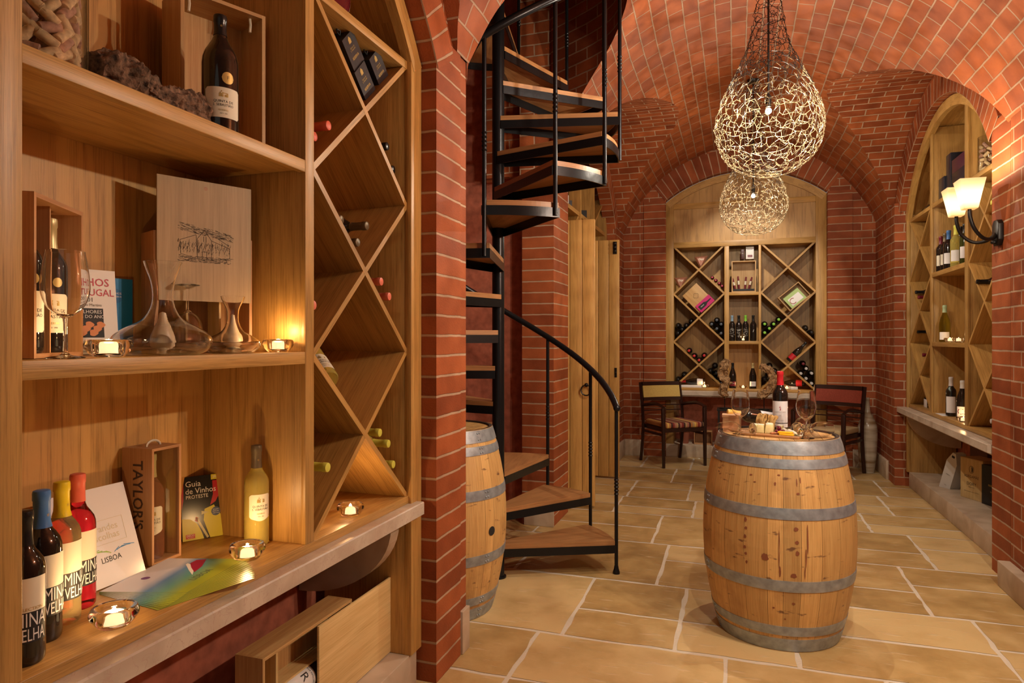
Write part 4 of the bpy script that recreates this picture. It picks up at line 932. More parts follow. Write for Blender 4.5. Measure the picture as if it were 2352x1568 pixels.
for i, (lab, x, y, z) in enumerate((('white wine bottle with cream label lying base outwards in the left diamond rack', -1.335, 2.015, 1.335), ('dark capped bottle behind the labelled one in the left diamond rack', -1.40, 1.955, 1.40))):
    d = V((-.72, .52 if i == 0 else .42, .46)).normalized()
    t = thing('wine_bottle', lab, 'bottle', (x, y, z), 0)
    zz = d; nx = V((.75, -.52, 1.2)); nx = (nx-zz*nx.dot(zz)).normalized(); xx = (-nx).cross(zz); Rm = M((( xx.x, -nx.x, zz.x), (xx.y, -nx.y, zz.y), (xx.z, -nx.z, zz.z))).to_4x4()
    t.rotation_euler = Rm.to_euler(); bottle_parts(t, 'bordeaux', WINEW if i == 0 else DGLASS, BLACKM, sc=.98)
    if i == 0: quinta(t, .0362, .03, .125, .034)
# ---------------------------------------------------------------- spiral staircase
SC = (-1.40, 3.95); SR = .745; ST = 19
th = lambda i: R(23+29*(i-1)); tz = lambda i: .21+.22*(i-1)
t = thing('spiral_staircase', 'black steel spiral staircase with oak treads winding up through the vault', 'staircase', (SC[0], SC[1], 0))
g = G(); g.lathe([(0, 0), (.050, 0), (.050, .010), (.038, .012), (.038, 5.0), (0, 5.0)], 28); g.obj('centre_pole', STEEL, t)
hr = lambda a: 1.05+.22*(a-R(23))/R(29)
for i in range(1, ST+1):
    a0, a1 = th(i)-R(1), th(i)+R(31); z = tz(i); n = 16
    ow = V((cos(a0), sin(a0))); 
    inner = [(.040*cos(a0-R(60)), .040*sin(a0-R(60))), (.040*cos(a1+R(60)), .040*sin(a1+R(60)))]
    outer = [((SR-.012)*cos(a0+(a1-a0)*k/n), (SR-.012)*sin(a0+(a1-a0)*k/n)) for k in range(n+1)]
    poly = [inner[0]]+outer+[inner[1]]; m_ = (a0+a1)/2; off = random.random()*5
    uv = lambda p: (p[0]*cos(m_)+p[1]*sin(m_)+off, -p[0]*sin(m_)+p[1]*cos(m_)+off)
    g = G(); g.face([(x, y, z) for x, y in poly], [uv(p) for p in poly]); g.face([(x, y, z-.028) for x, y in poly[::-1]], [uv(p) for p in poly[::-1]])
    for k in range(len(poly)):
        p, q = poly[k], poly[(k+1) % len(poly)]; u0 = uv(p); u1 = uv(q)
        g.face([(p[0], p[1], z-.028), (q[0], q[1], z-.028), (q[0], q[1], z), (p[0], p[1], z)], [(u0[0], 0), (u1[0], 0), (u1[0], .028), (u0[0], .028)])
    tr = g.obj('tread', TREAD, t)
    g = G()
    def bar(p, q, w=.006, h0=z-.078, h1=z-.0285):
        p, q = V(p), V(q); d = (q-p).normalized(); nn = V((-d.y, d.x))*w/2
        c = [(p-nn), (q-nn), (q+nn), (p+nn)]
        g.face([(v.x, v.y, h0) for v in c[::-1]]); g.face([(v.x, v.y, h1) for v in c])
        for k in range(4): a, b = c[k], c[(k+1) % 4]; g.face([(a.x, a.y, h0), (b.x, b.y, h0), (b.x, b.y, h1), (a.x, a.y, h1)])
    o2 = [((SR-.004)*cos(a0+(a1-a0)*k/n), (SR-.004)*sin(a0+(a1-a0)*k/n)) for k in range(n+1)]
    bar(inner[0], o2[0]); bar(inner[1], o2[-1])
    ri = [(x*(SR-.011)/(SR-.004), y*(SR-.011)/(SR-.004)) for x, y in o2]; h0, h1 = z-.078, z-.0285
    g.grid([[(x, y, h0) for x, y in o2], [(x, y, h1) for x, y in o2], [(x, y, h1) for x, y in ri], [(x, y, h0) for x, y in ri], [(x, y, h0) for x, y in o2]])
    g.obj('tread_frame', STEEL, tr)
    # baluster at the leading corner
    a = th(i); x, y = SR*cos(a), SR*sin(a); zb = 0 if i == 1 else tz(i-1)-.07; zt = hr(a)
    g = G(); g.tube([(x, y, zb), (x, y, zt)], .0115, 10)
    zm = (zb+zt)/2+.02
    for k in range(5): g.ball((x, y, zm+.022*(k-2)), .0155, 10, 6, sc=(1, 1, .62))
    if i == 1: g.lathe([(0, 0), (.022, 0), (.022, .012), (.016, .03), (.0125, .05)], 16, M.Translation((x, y, 0)))
    g.obj('baluster', STEEL, t)
g = G(); N_ = 150; pts = [(SR*cos(R(22)+(th(ST)-R(22))*k/N_), SR*sin(R(22)+(th(ST)-R(22))*k/N_), hr(R(22)+(th(ST)-R(22))*k/N_)) for k in range(N_+1)]
g.tube(pts, .021, 12); g.ball(pts[0], .023); g.obj('handrail', STEEL, t)

# ---------------------------------------------------------------- barrels
def stave_mat():
    m = wood('stave_oak', (.64, .39, .14), (.42, .22, .065), rough=.5, fine=.7, ring=.3)
    N, L = m.node_tree.nodes, m.node_tree.links; b = N['Principled BSDF']; src = b.inputs['Base Color'].links[0].from_socket
    at = N.new('ShaderNodeAttribute'); at.attribute_name = 'tone'
    mr = N.new('ShaderNodeMapRange'); mr.inputs[3].default_value = .80; mr.inputs[4].default_value = 1.2; L.new(at.outputs['Fac'], mr.inputs[0])
    h = N.new('ShaderNodeHueSaturation'); L.new(src, h.inputs['Color']); L.new(mr.outputs[0], h.inputs['Value'])
    tc = N.new('ShaderNodeTexCoord'); mp = N.new('ShaderNodeMapping'); mp.inputs['Scale'].default_value = (22, 22, 60); L.new(tc.outputs['Object'], mp.inputs['Vector'])
    n = N.new('ShaderNodeTexNoise'); n.inputs['Scale'].default_value = .6; n.inputs['Detail'].default_value = 3; L.new(mp.outputs[0], n.inputs['Vector'])
    r = N.new('ShaderNodeValToRGB'); r.color_ramp.elements[0].position = .29; r.color_ramp.elements[0].color = (.8, .8, .8, 1); r.color_ramp.elements[1].position = .36; r.color_ramp.elements[1].color = (0, 0, 0, 1); L.new(n.outputs['Fac'], r.inputs['Fac'])
    n2 = N.new('ShaderNodeTexNoise'); n2.inputs['Scale'].default_value = 5.5; n2.inputs['Detail'].default_value = 5; L.new(tc.outputs['Object'], n2.inputs['Vector'])
    r2 = N.new('ShaderNodeValToRGB'); r2.color_ramp.elements[0].position = .56; r2.color_ramp.elements[0].color = (0, 0, 0, 1); r2.color_ramp.elements[1].position = .74; r2.color_ramp.elements[1].color = (.6, .6, .6, 1); L.new(n2.outputs['Fac'], r2.inputs['Fac'])
    m1 = N.new('ShaderNodeMixRGB'); L.new(r2.outputs['Color'], m1.inputs[0]); L.new(h.outputs[0], m1.inputs[1]); m1.inputs[2].default_value = (.26, .11, .035, 1)
    m2 = N.new('ShaderNodeMixRGB'); L.new(r.outputs['Color'], m2.inputs[0]); L.new(m1.outputs[0], m2.inputs[1]); m2.inputs[2].default_value = (.10, .03, .02, 1)
    L.new(m2.outputs[0], b.inputs['Base Color']); return m
STV = stave_mat(); GAP = plain('stave_gap', (.03, .015, .008), .8); STAIN = plain('wine_stain', (.24, .075, .03), .7)
BH = .995
def br(z): return .368-.080*((z-BH/2)/(BH/2))**2
def barrel(label, x, y, rz, bung=None, seed=1, stains=()):
    t = thing('wine_barrel', label, 'barrel', (x, y, 0), rz); rnd = random.Random(seed)
    ws = [rnd.uniform(.7, 1.4) for _ in range(26)]; tot = sum(ws); a = 0; g = G()
    for w in ws:
        da = 2*pi*w/tot; tone = rnd.uniform(.15, 1); ox = rnd.random()*5; gap = .0006
        for zi in range(16):
            z0, z1 = BH*zi/16, BH*(zi+1)/16
            for si in range(3):
                s0 = a+gap/.35+(da-2*gap/.35)*si/3; s1 = a+gap/.35+(da-2*gap/.35)*(si+1)/3
                P = lambda q, z: (br(z)*cos(q), br(z)*sin(q), z)
                g.face([P(s0, z0), P(s1, z0), P(s1, z1), P(s0, z1)], [(z0+ox, s0*.35), (z0+ox, s1*.35), (z1+ox, s1*.35), (z1+ox, s0*.35)], 0, True, tone)
        a += da
    g.lathe([(0, .03), (br(0)-.02, .03), (br(0)-.015, 0), (br(0)-.0015, 0)]+[(br(BH*k/16)-.002, BH*k/16) for k in range(17)]+[(br(BH)-.016, BH), (br(BH)-.020, BH-.011)], 64, None, 1)
    g.obj('staves', [STV, GAP], t)
    g = G(); r0 = br(BH)-.0185
    xs = [-r0+2*r0*k/8 for k in range(9)]
    for k in range(8):
        n = 6; top = [(xs[k]+(xs[k+1]-xs[k]-.0015)*j/n) for j in range(n+1)]; ox = rnd.random()*4; tn = rnd.uniform(.3, 1)
        pts = [(q, -sqrt(max(0, r0*r0-q*q))) for q in top]+[(q, sqrt(max(0, r0*r0-q*q))) for q in reversed(top)]
        g.face([(p[0], p[1], BH-.009) for p in pts], [(p[1]+ox, p[0]) for p in pts], 0, False, tn)
    g.obj('barrel_head', [STV], t)
    for z0, z1 in ((.003, .066), (.084, .130), (.305, .357), (.640, .692), (.868, .912), (.930, BH-.002)):
        g = G(); P = [(br(z0)+.0025, z0), (br((z0+z1)/2)+.0035, (z0+z1)/2), (br(z1)+.0025, z1)]
        g.lathe([(br(z0), z0)]+P+[(br(z1), z1)], 72)
        for dz in (.25, .75):
            for da in (0, .05): q = R(rnd.uniform(0, 1)*0+(-25 if bung else 200))+da; zz = z0+(z1-z0)*dz; g.ball(((br(zz)+.003)*cos(q), (br(zz)+.003)*sin(q), zz), .005, 8, 5)
        g.obj('hoop', HOOP, t)
    if bung:
        g = G(); q, zz = bung; c = V(((br(zz)+.002)*cos(q), (br(zz)+.002)*sin(q), zz)); e1 = V((-sin(q), cos(q), 0))
        g.face([tuple(c+e1*.024*cos(k*pi/10)+V((0, 0, 1))*.024*sin(k*pi/10)) for k in range(20)]); g.obj('bung_hole', BLACKM, t)
    if stains:
        for q, zz, w, h in stains:
            g = G()
            P = lambda u, v: ((br(zz+v)+.0012)*cos(q+u/.36), (br(zz+v)+.0012)*sin(q+u/.36), zz+v)
            n = 14; g.face([P(w*.8*cos(2*pi*k/n)*rnd.uniform(.7, 1.15), h*sin(2*pi*k/n)*rnd.uniform(.75, 1.1)) for k in range(n)])
            g.obj('wine_stain', STAIN, t)
    return t
BX, BYY = .203, 3.725
q0 = atan2(-3.725, -.203)
st = [(q0+u, z, w, h) for u, z, w, h in ((-.40, .62, .009, .012), (-.39, .58, .008, .008), (-.40, .54, .009, .010), (-.405, .49, .009, .009), (-.39, .46, .009, .007), (-.38, .42, .007, .009), (.02, .50, .004, .09), (.03, .40, .005, .03), (.36, .56, .005, .07), (.34, .47, .004, .05), (.33, .40, .003, .03), (.22, .60, .013, .010), (.23, .54, .011, .009), (.235, .49, .012, .012), (.19, .385, .02, .010), (.20, .25, .010, .006), (-.15, .46, .022, .018), (.26, .76, .010, .006), (-.03, .80, .006, .008), (.02, .84, .009, .004), (-.36, .83, .010, .004), (.25, .81, .004, .018), (.30, .82, .004, .015), (-.3, .80, .008, .003), (-.05, .22, .008, .004), (.1, .17, .006, .004))]
barrel('large oak wine barrel in the middle of the room with glasses and cheese on top', BX, BYY, 0, seed=4, stains=st)
barrel('oak wine barrel half hidden by the brick pier beside the spiral staircase', -1.565, 3.45, 0, bung=(R(-19), .47), seed=8)
BT = BH-.0085

# ---------------------------------------------------------------- things on the barrel
LABW = plain('white_label', (.74, .72, .73), .5)
t = stand(0, label='red wine bottle with bright red capsule and white label standing on the barrel', loc=(.222, 3.83, BT), yaw=R(-3)); bottle_parts(t, 'bordeaux', DGLASS, RED, sc=1.04)
L_ = label_patch(t, .0389, .052, .165, .048, LABW, cut=.0005); L2_ = label_patch(t, .0389, .028, .0485, .048, LABW, cut=.0005, name='lower_label')
g = G(); 
for q in (((-.003, .118), (.004, .118), (.004, .134), (.001, .134), (.001, .122), (-.003, .122)), ((-.004, .128), (-.001, .128), (-.001, .136), (-.004, .136)), ((-.001, .137), (.002, .137), (.002, .140), (-.001, .140))): g.face([wrapcyl(.0393, x, z) for x, z in q])
g.obj('red_emblem', plain('emblem_red', (.35, .02, .06), .5), L_); wtext(L_, 'QUINTA DO MONTE', .0065, .0393, .108, plain('grey_print', (.35, .33, .33), .5)); wtext(L_, '2009', .005, .0393, .090, MATS['grey_print']); wtext(L_, 'DOURO · RESERVA', .0045, .0393, .064, MATS['grey_print'])
wineglass('upright wine glass at the left of the barrel top', (.022, 3.665, BT), sc=1.07)
wineglass('upright wine glass at the right of the barrel top', (.330, 3.625, BT), sc=1.09)
def lying_glass(label, x, y, rz, sc=1.0, dz=0):
    # axis nearly horizontal, resting on bowl side and foot rim; local z -> horizontal direction
    a = atan2(.043-.036, .137)
    t = wineglass(label, (x, y, BT+.0365*sc+dz), rot=(M.Rotation(rz, 4, 'Z') @ M.Rotation(R(90)-a*.9, 4, 'Y')).to_euler(), sc=sc); return t
lying_glass('wine glass lying on its side at the right edge of the barrel top', .292, 3.590, R(38), .92)
lying_glass('wine glass lying on its side at the left front edge of the barrel top', .082, 3.640, R(213), .90)
lying_glass('wine glass lying on its side behind the right upright glass', .300, 3.74, R(75), .9)
# crate, lying bottle
t = thing('small_crate', 'small wooden crate block under the neck of the bottle lying on the barrel', 'box', (-.066, 3.745, BT))
g = G(); g.box((0, 0, 0), (.085, .09, .076), 0); g.obj('crate_body', CEDAR, t); g = G(); g.box((-.003, -.003, .076), (.088, .093, .088), 0); g.obj('crate_lid', CEDAR, t)
t = thing('wine_bottle', 'gold-capped dark bottle lying on the barrel with its neck on a small crate', 'bottle', (.245, 3.93, BT+.045), (M.Rotation(R(198), 4, 'Z') @ M.Rotation(R(80.5), 4, 'Y')).to_euler())
bottle_parts(t, 'bordeaux', DGLASS, GOLDF if False else plain('amber_foil', (.60, .36, .07), .35), sc=1.0); label_patch(t, .0376, .035, .135, .055, LABW, cut=.001, a0=R(180))
# board
t = thing('serving_board', 'wooden serving board with a handle carrying cheese and crackers on the barrel', 'board', (.185, 3.690, BT), R(-14))
g = G(); g.box((-.145, -.085, 0), (.135, .085, .012), 0); g.obj('board_top', TREAD, t, bev=.003); g = G(); g.tube([(-.143, .0, .006), (-.20, .004, .010), (-.255, .01, .020)], [.010, .008, .010], 10); g.obj('board_handle', CEDAR, t)
BB = BT+.0122; FB_ = M.Translation((.185, 3.690, BB)) @ M.Rotation(R(-14), 4, 'Z')
CH1 = plain('soft_cheese', (.80, .68, .32), .55, var=.12, bscale=60); CHR = plain('cheese_rind', (.85, .78, .60), .6, var=.1, bscale=80); CHY = plain('orange_cheese', (.92, .52, .02), .45)
def wedge(label, x, y, rz, w=.038, h=.042, d=.042):
    p = FB_ @ V((x, y, 0)); t = thing('cheese_wedge', label, 'cheese', p, rz)
    g = G(); g.prism([(-w/2, 0), (w/2, 0), (w/2*.86, h*.93), (w/2*.3, h), (-w/2*.7, h*.97)], 0, d*.8, (1, 0)); g.obj('cheese_paste', CH1, t, bev=.003)
    g = G(); g.prism([(-w/2*.7, h*.97), (w/2*.3, h), (w/2*.86, h*.93), (w/2*.8, h*1.03), (-w/2*.65, h*1.07)], .002, d*.8-.002, (1, 0)); g.obj('rind', CHR, t)
wedge('soft cheese wedge at the front left of the serving board', -.058, -.052, R(-10)); wedge('soft cheese wedge second from the left at the front of the board', -.016, -.045, R(-2), .042, .045)
wedge('small cheese cube in front of the crackers', -.085, -.012, R(12), .030, .038); wedge('soft cheese piece behind the two front wedges', -.020, .010, R(8), .038, .044); wedge('pale cheese piece beside the grapes', .020, .030, R(-20), .032, .034)
for i, (x, y, r_) in enumerate(((.055, .015, 10), (.080, .000, -15), (.100, -.012, -30))):
    p = FB_ @ V((x, y, 0)); t = thing('brie_slice', ('leftmost', 'middle', 'rightmost')[i]+' white brie slice beside the right-hand glass foot', 'cheese', p, R(r_))
    g = G(); g.prism([(-.022, 0), (.022, 0), (.020, .012), (-.010, .020+.004*(2-i)), (-.020, .016)], -.012, .012, (1, 0)); g.obj('slice', CHR, t, bev=.003)
g0 = None
CRK = plain('cracker', (.62, .38, .13), .75, bump=.5, bscale=60, var=.25)
for i in range(6):
    p = FB_ @ V((-.085+.010*i, .045-.002*i, .002)); g = G(); rows = []; rnd = random.Random(i)
    for k in range(9):
        row = []
        for j in range(9):
            x = -.026+.052*j/8; z = .086*k/8; row.append((.004*sin(z*90+i*1.3)+.003*sin(x*120+i), x*(1+.08*sin(z*200+i)), z+.004*sin(x*140+i*2)))
        rows.append(row)
    g.grid(rows, None, 0, True); g.grid([[(x+.0028, y, z) for x, y, z in r][::-1] for r in rows], None, 0, True)
    for a, b in ((rows[0], 0), (rows[-1], 1)):
        for j in range(8): g.face([a[j], a[j+1], (a[j+1][0]+.0028, a[j+1][1], a[j+1][2]), (a[j][0]+.0028, a[j][1], a[j][2])])
    for j in (0, 8):
        for k in range(8): a, b = rows[k][j], rows[k+1][j]; g.face([a, b, (b[0]+.0028, b[1], b[2]), (a[0]+.0028, a[1], a[2])])
    o = g.obj('cracker', CRK); o.location = p; o.rotation_euler = (0, R(8+3*i), R(38)); tag(o, 'wavy golden cracker standing upright in the row at the left of the board', 'cracker', 'crackers standing on the serving board')
GR = plain('red_grape', (.13, .008, .025), .2, coat=.4); NUT = plain('almond', (.42, .16, .06), .55, var=.2)
gl = []
for i, (x, y, z) in enumerate(((.018, -.020, .0105), (.036, -.024, .0105), (.028, -.006, .0105), (.045, -.008, .0105), (.028, -.016, .027), (.020, .000, .026))):
    p = FB_ @ V((x, y, z)); g = G(); g.ball((0, 0, 0), .0108, 16, 10, sc=(1, 1, 1.05)); o = g.obj('grape', GR); o.location = p; tag(o, 'dark red grape in the heap in the middle of the board' if z < .02 else ('shiny dark red grape on top of the heap' if i == 4 else 'dark red grape at the back on top of the heap'), 'grape', 'grapes on the serving board')
for i, (x, y) in enumerate(((.002, -.060), (.016, -.052), (.008, -.046), (.030, -.048))):
    p = FB_ @ V((x, y, .0055)); g = G(); g.ball((0, 0, 0), .011, 12, 8, sc=(1, .62, .5)); o = g.obj('almond', NUT); o.location = p; o.rotation_euler = (0, 0, i*1.1); tag(o, 'brown almond lying between the cheese wedges and the orange sticks', 'nut', 'almonds on the serving board')
for i, (x, y, z, r_) in enumerate(((.072, -.072, .0045, -1), (.072, -.060, .0045, 3), (.066, -.048, .0045, 2), (.064, -.062, .0135, 5), (.066, -.051, .0135, 0))):
    p = FB_ @ V((x, y, z)); g = G(); g.box((-.034, -.0055, -.0042), (.034, .0055, .0042)); o = g.obj('cheese_stick', CHY, bev=.0015); o.location = p; o.rotation_euler = (0, 0, R(-14+r_))
    tag(o, ('orange cheese stick at the very front of the board', 'orange cheese stick second from the front, flat on the board', 'orange cheese stick furthest back in the bottom layer', 'orange cheese stick on top of the pile, nearer the front', 'orange cheese stick on top of the pile, at the back')[i], 'cheese')
t = thing('mint_sprig', 'green mint sprig at the right end of the orange cheese sticks', 'herb', tuple(FB_ @ V((.118, -.055, .003))))
LG = plain('mint_green', (.05, .20, .02), .5)
for k in range(4):
    a = k*1.5+.4; g = G(); e = V((cos(a), sin(a), .35)).normalized(); s_ = V((-sin(a), cos(a), 0)); c = [e*.000, e*.008+s_*.006, e*.018, e*.008-s_*.006]; g.face([tuple(q) for q in c]); g.face([tuple(q+V((0, 0, -.0008))) for q in c[::-1]]); g.obj('mint_leaf', LG, t)
t = thing('cheese_knife', 'cheese knife with a black handle lying across the back of the board', 'knife', tuple(FB_ @ V((.030, .058, .008))), R(-22))
g = G(); g.tube([(-.012, 0, .0), (.03, 0, .001), (.062, 0, 0)], [.005, .006, .004], 8); g.obj('handle', BLACKM, t); g = G(); g.prism([(-.085, -.006), (-.012, -.004), (-.012, .006), (-.07, .006)], -.0006, .0006, (1, 0), X=M.Rotation(R(90), 4, 'X')); g.obj('blade', plain('blade_steel', (.6, .6, .6), .2, 1), t)

# ---------------------------------------------------------------- pendant lamps
def pendant(x, y, zb, label, seed):
    t = thing('pendant_lamp', label, 'lamp', (x, y, 0)); rnd = random.Random(seed)
    prof = smooth([(0, .06), (.03, .15), (.10, .235), (.20, .283), (.30, .292), (.42, .262), (.54, .205), (.66, .145), (.76, .108), (.90, .080), (1.05, .062), (1.40, .050)], 6)
    rf = lambda h: interp(h, prof)
    pts = []; h = .004
    A_tot = 1400
    hs = []
    while h < 1.38:
        r = rf(h); cell = .0290 if h > .06 else .032
        n = max(4, int(2*pi*r/cell)); ph = rnd.random()*6
        for k in range(n):
            a = ph+2*pi*(k+rnd.uniform(-.32, .32))/n; hh = h+rnd.uniform(-.4, .4)*cell; hh = max(.002, hh); rr = rf(hh)*(1+rnd.uniform(-.018, .018)); pts.append(V((rr*cos(a), rr*sin(a), hh)))
        sl = abs(rf(h+.01)-rf(h-.01 if h > .01 else 0))/.02
        h += cell/sqrt(1+sl*sl)*(1 if h > .03 else .45)
    from mathutils import kdtree
    kd = kdtree.KDTree(len(pts)); [kd.insert(p, i) for i, p in enumerate(pts)]; kd.balance(); E = set()
    for i, p in enumerate(pts):
        c = 0
        for co, j, d in kd.find_n(p, 6)[1:]:
            if d < .054 and rnd.random() < (.72 if c < 2 else .30): E.add((min(i, j), max(i, j))); c += 1
    gg, gk = G(), G()
    for i, j in E:
        p, q = pts[i], pts[j]; zz = (p.z+q.z)/2; dark = rnd.random() < (1 if zz > .62 else (0 if zz < .40 else (zz-.40)/.22))
        d = (q-p); m_ = (p+q)/2; m_ = m_+V((m_.x, m_.y, 0)).normalized()*rnd.uniform(-.004, .007)
        (gk if dark else gg).tube([p-d*.08, m_, q+d*.08], .0013 if dark else .0015, 5, caps=False)
    for o_, nm, mt in ((gg, 'gold_wire_shade', GOLD), (gk, 'black_wire_neck', BLKW)):
        o = o_.obj(nm, mt, t, (0, 0, zb))
    g = G(); g.tube([(0, 0, 2.82), (0, 0, 3.82)], .006, 8); g.lathe([(0, 2.795), (.015, 2.795), (.018, 2.85), (.006, 2.87)], 16); g.lathe([(0, 3.80), (.05, 3.80), (.055, 3.82), (0, 3.824)], 20); g.obj('cord_and_socket', BLKW, t)
    g = G(); g.ball((0, 0, 2.772), .017, 16, 10); g.obj('bulb', plain('bulb_glow', (1, 1, 1), .3, emit=(1, .86, .66), es=90), t)
pendant(*PEND[0], 2.405, 'larger-looking teardrop pendant of tangled gold wire hanging over the barrel', 5)
pendant(*PEND[1], 2.420, 'teardrop gold-wire pendant hanging further back, partly hidden by the nearer one', 6)

# ---------------------------------------------------------------- wall sconces
def shade_mat():
    m, N, L, b = nodes_of('frosted_shade'); tc = N.new('ShaderNodeTexCoord'); sp = N.new('ShaderNodeSeparateXYZ'); L.new(tc.outputs['Object'], sp.inputs[0])
    r = N.new('ShaderNodeValToRGB'); e = r.color_ramp.elements; e[0].position = 0; e[0].color = (.9, .45, .14, 1); e[1].position = 1; e[1].color = (.62, .34, .12, 1)
    for p, c in ((.28, (2.6, 1.85, 1.0)), (.62, (2.2, 1.45, .72)), (.84, (1.0, .58, .22))): q = e.new(p); q.color = (*c, 1)
    mr = N.new('ShaderNodeMapRange'); mr.inputs[1].default_value = .13; mr.inputs[2].default_value = .305; L.new(sp.outputs['Z'], mr.inputs[0]); L.new(mr.outputs[0], r.inputs['Fac'])
    b.inputs['Base Color'].default_value = (.5, .36, .2, 1); b.inputs['Roughness'].default_value = .4; L.new(r.outputs['Color'], b.inputs['Emission Color']); b.inputs['Emission Strength'].default_value = 1.0; return m
SHADE = shade_mat()
SHIN = plain('frosted_shade_hot', (.9, .8, .6), .4, emit=(1, .80, .50), es=9)
def sconce(y, label):
    t = thing('wall_lamp', label, 'lamp', (1.56, y, 2.14))
    g = G(); g.prism([(-.055, -.05), (-.028, -.085), (.028, -.085), (.055, -.05), (.055, .05), (.028, .075), (-.028, .075), (-.055, .05)], -.03, -.0005, X=M.Rotation(R(-90), 4, 'Z')); g.lathe([(0, 0), (.018, .004), (.02, .02), (0, .03)], 16, M.Translation((-.035, 0, -.075))); g.obj('backplate', IRON, t, bev=.004)
    for s_ in (-1, 1):
        g = G(); P = smooth([(-.025, .0, -.01), (-.06, s_*.05, -.045), (-.12, s_*.095, -.045), (-.175, s_*.125, .01), (-.200, s_*.130, .085), (-.203, s_*.130, .135)], 5); g.tube(P, [.011+.004*sin(k) * 0 for k in range(len(P))], 10); g.obj('arm', IRON, t)
        g = G(); X = M.Translation((-.203, s_*.130, .13)); rows = []
        def sq(r, z): return [X @ V((r*a, r*b, z)) for a, b in ((1, 1), (-1, 1), (-1, -1), (1, -1))]
        Q = [sq(.034, 0), sq(.037, .004), sq(.052, .09), sq(.069, .178), sq(.065, .178), sq(.048, .09), sq(.033, .008)]
        for a, b in zip(Q, Q[1:]):
            for k in range(4): g.face([a[k], a[(k+1) % 4], b[(k+1) % 4], b[k]], None, 0)
        g.face(Q[0][::-1]); g.obj('glass_shade', SHADE, t)
        g = G(); g.lathe([(0, .02), (.022, .025), (.028, .06), (.024, .10), (0, .12)], 16, X); g.obj('bulb', SHIN, t)
sconce(4.93, 'lit two-armed wall lamp with frosted flared shades on the right-hand pier')
# ---------------------------------------------------------------- armchairs, vase, table
def stripe_mat(name, cols, width):
    m, N, L, b = nodes_of(name); tc = N.new('ShaderNodeTexCoord'); sp = N.new('ShaderNodeSeparateXYZ'); L.new(tc.outputs['Object'], sp.inputs[0])
    md = N.new('ShaderNodeMath'); md.operation = 'MULTIPLY_ADD'; md.inputs[1].default_value = 1/width; md.inputs[2].default_value = .5; L.new(sp.outputs['X'], md.inputs[0])
    r = N.new('ShaderNodeValToRGB'); r.color_ramp.interpolation = 'CONSTANT'; n = len(cols); e = r.color_ramp.elements; e[0].position = 0; e[0].color = (*cols[0][1], 1); e[1].position = cols[1][0]; e[1].color = (*cols[1][1], 1)
    for p, c in cols[2:]: q = e.new(p); q.color = (*c, 1)
    L.new(md.outputs[0], r.inputs['Fac']); L.new(r.outputs['Color'], b.inputs['Base Color']); b.inputs['Roughness'].default_value = .75; return m
cR, cY, cB, cO, cT, cP = (.20, .018, .012), (.62, .40, .09), (.045, .012, .010), (.42, .17, .05), (.40, .26, .12), (.36, .14, .09)
seq = [cR, cO, cY, cO, cB, cR, cP, cT, cB, cP, cR, cB, cT, cP, cB, cO, cT, cY, cO, cR, cP, cB, cT, cO]
STR = stripe_mat('striped_seat', [(i/24, c) for i, c in enumerate(seq)], .56)
YF = plain('mustard_fabric', (.52, .36, .10), .8, var=.1, bscale=90); RF = plain('russet_fabric', (.24, .038, .018), .8, var=.15, bscale=90); PF = plain('pale_seat', (.50, .38, .20), .8)
def armchair(label, x, y, face, back_mat, seat_mat):
    """local -y is the front"""
    t = thing('armchair', label, 'chair', (x, y, 0), atan2(face[1], face[0])+pi/2); w, d = .27, .25
    def leg(x0, y0, x1, y1, z1, r0=.014, r1=.020, name='leg'):
        g = G(); n = 4; rows = []
        for z, xx, yy, r in ((0, x0, y0, r0), (z1, x1, y1, r1)): rows.append([(xx-r, yy-r, z), (xx+r, yy-r, z), (xx+r, yy+r, z), (xx-r, yy+r, z)])
        for k in range(4): g.face([rows[0][k], rows[0][(k+1) % 4], rows[1][(k+1) % 4], rows[1][k]])
        g.face(rows[0][::-1]); g.face(rows[1]); return g.obj(name, DWOOD, t, bev=.003)
    for s_ in (-1, 1):
        leg(s_*w, -d, s_*w, -d+.01, .68)
        g = G(); P = smooth([(s_*w, d+.05, 0), (s_*w, d+.005, .25), (s_*w, d-.012, .46), (s_*w, d+.015, .70), (s_*w, d+.065, .945)], 4)
        g.tube(P, [.0215]*len(P), 4); g.obj('leg', DWOOD, t)
        g = G(); P = smooth([(s_*w, -d-.01, .685), (s_*w, -d+.12, .715), (s_*w, 0, .712), (s_*w, d+.01, .672)], 4); g.tube(P, .019, 4); g.obj('armrest', DWOOD, t)
        g = G(); g.box((s_*w-.012, -d, .36), (s_*w+.012, d, .385)); g.obj('stretcher', DWOOD, t)
    g = G(); g.box((-w+.015, -d-.01, .405), (w-.015, d-.015, .45)); g.obj('seat_frame', DWOOD, t)
    g = G(); g.box((-w+.022, -d-.02, .45), (w-.022, d-.02, .512)); s_ = g.obj('seat', seat_mat, t, bev=.018)
    yb = lambda z: interp(z, [(.70, d+.012), (.945, d+.062)])
    g = G(); n = 10
    def slab(g, z0, z1, th, inset=.02, bow=.028):
        rows = []
        for side in (-1, 1):
            for z in (z0, z1): rows.append([((-w+inset)+(2*w-2*inset)*k/n, yb(z)+bow*(1-(2*k/n-1)**2)*1.0+side*th, z) for k in range(n+1)])
        a, b, c, e = rows; g.grid([a, b]); g.grid([[*e], [*c]]); g.grid([b, e]); g.grid([c, a])
        for k in (0, n): g.face([a[k], b[k], e[k], c[k]])
    g = G(); slab(g, .905, .95, .016); g.obj('top_rail', DWOOD, t); g = G(); slab(g, .725, .765, .013); g.obj('lower_rail', DWOOD, t)
    g = G(); slab(g, .765, .905, .015); g.obj('backrest', back_mat, t)
    for z in (.60, .66): g = G(); slab(g, z, z+.012, .005); g.obj('slat', DWOOD, t)
    return t
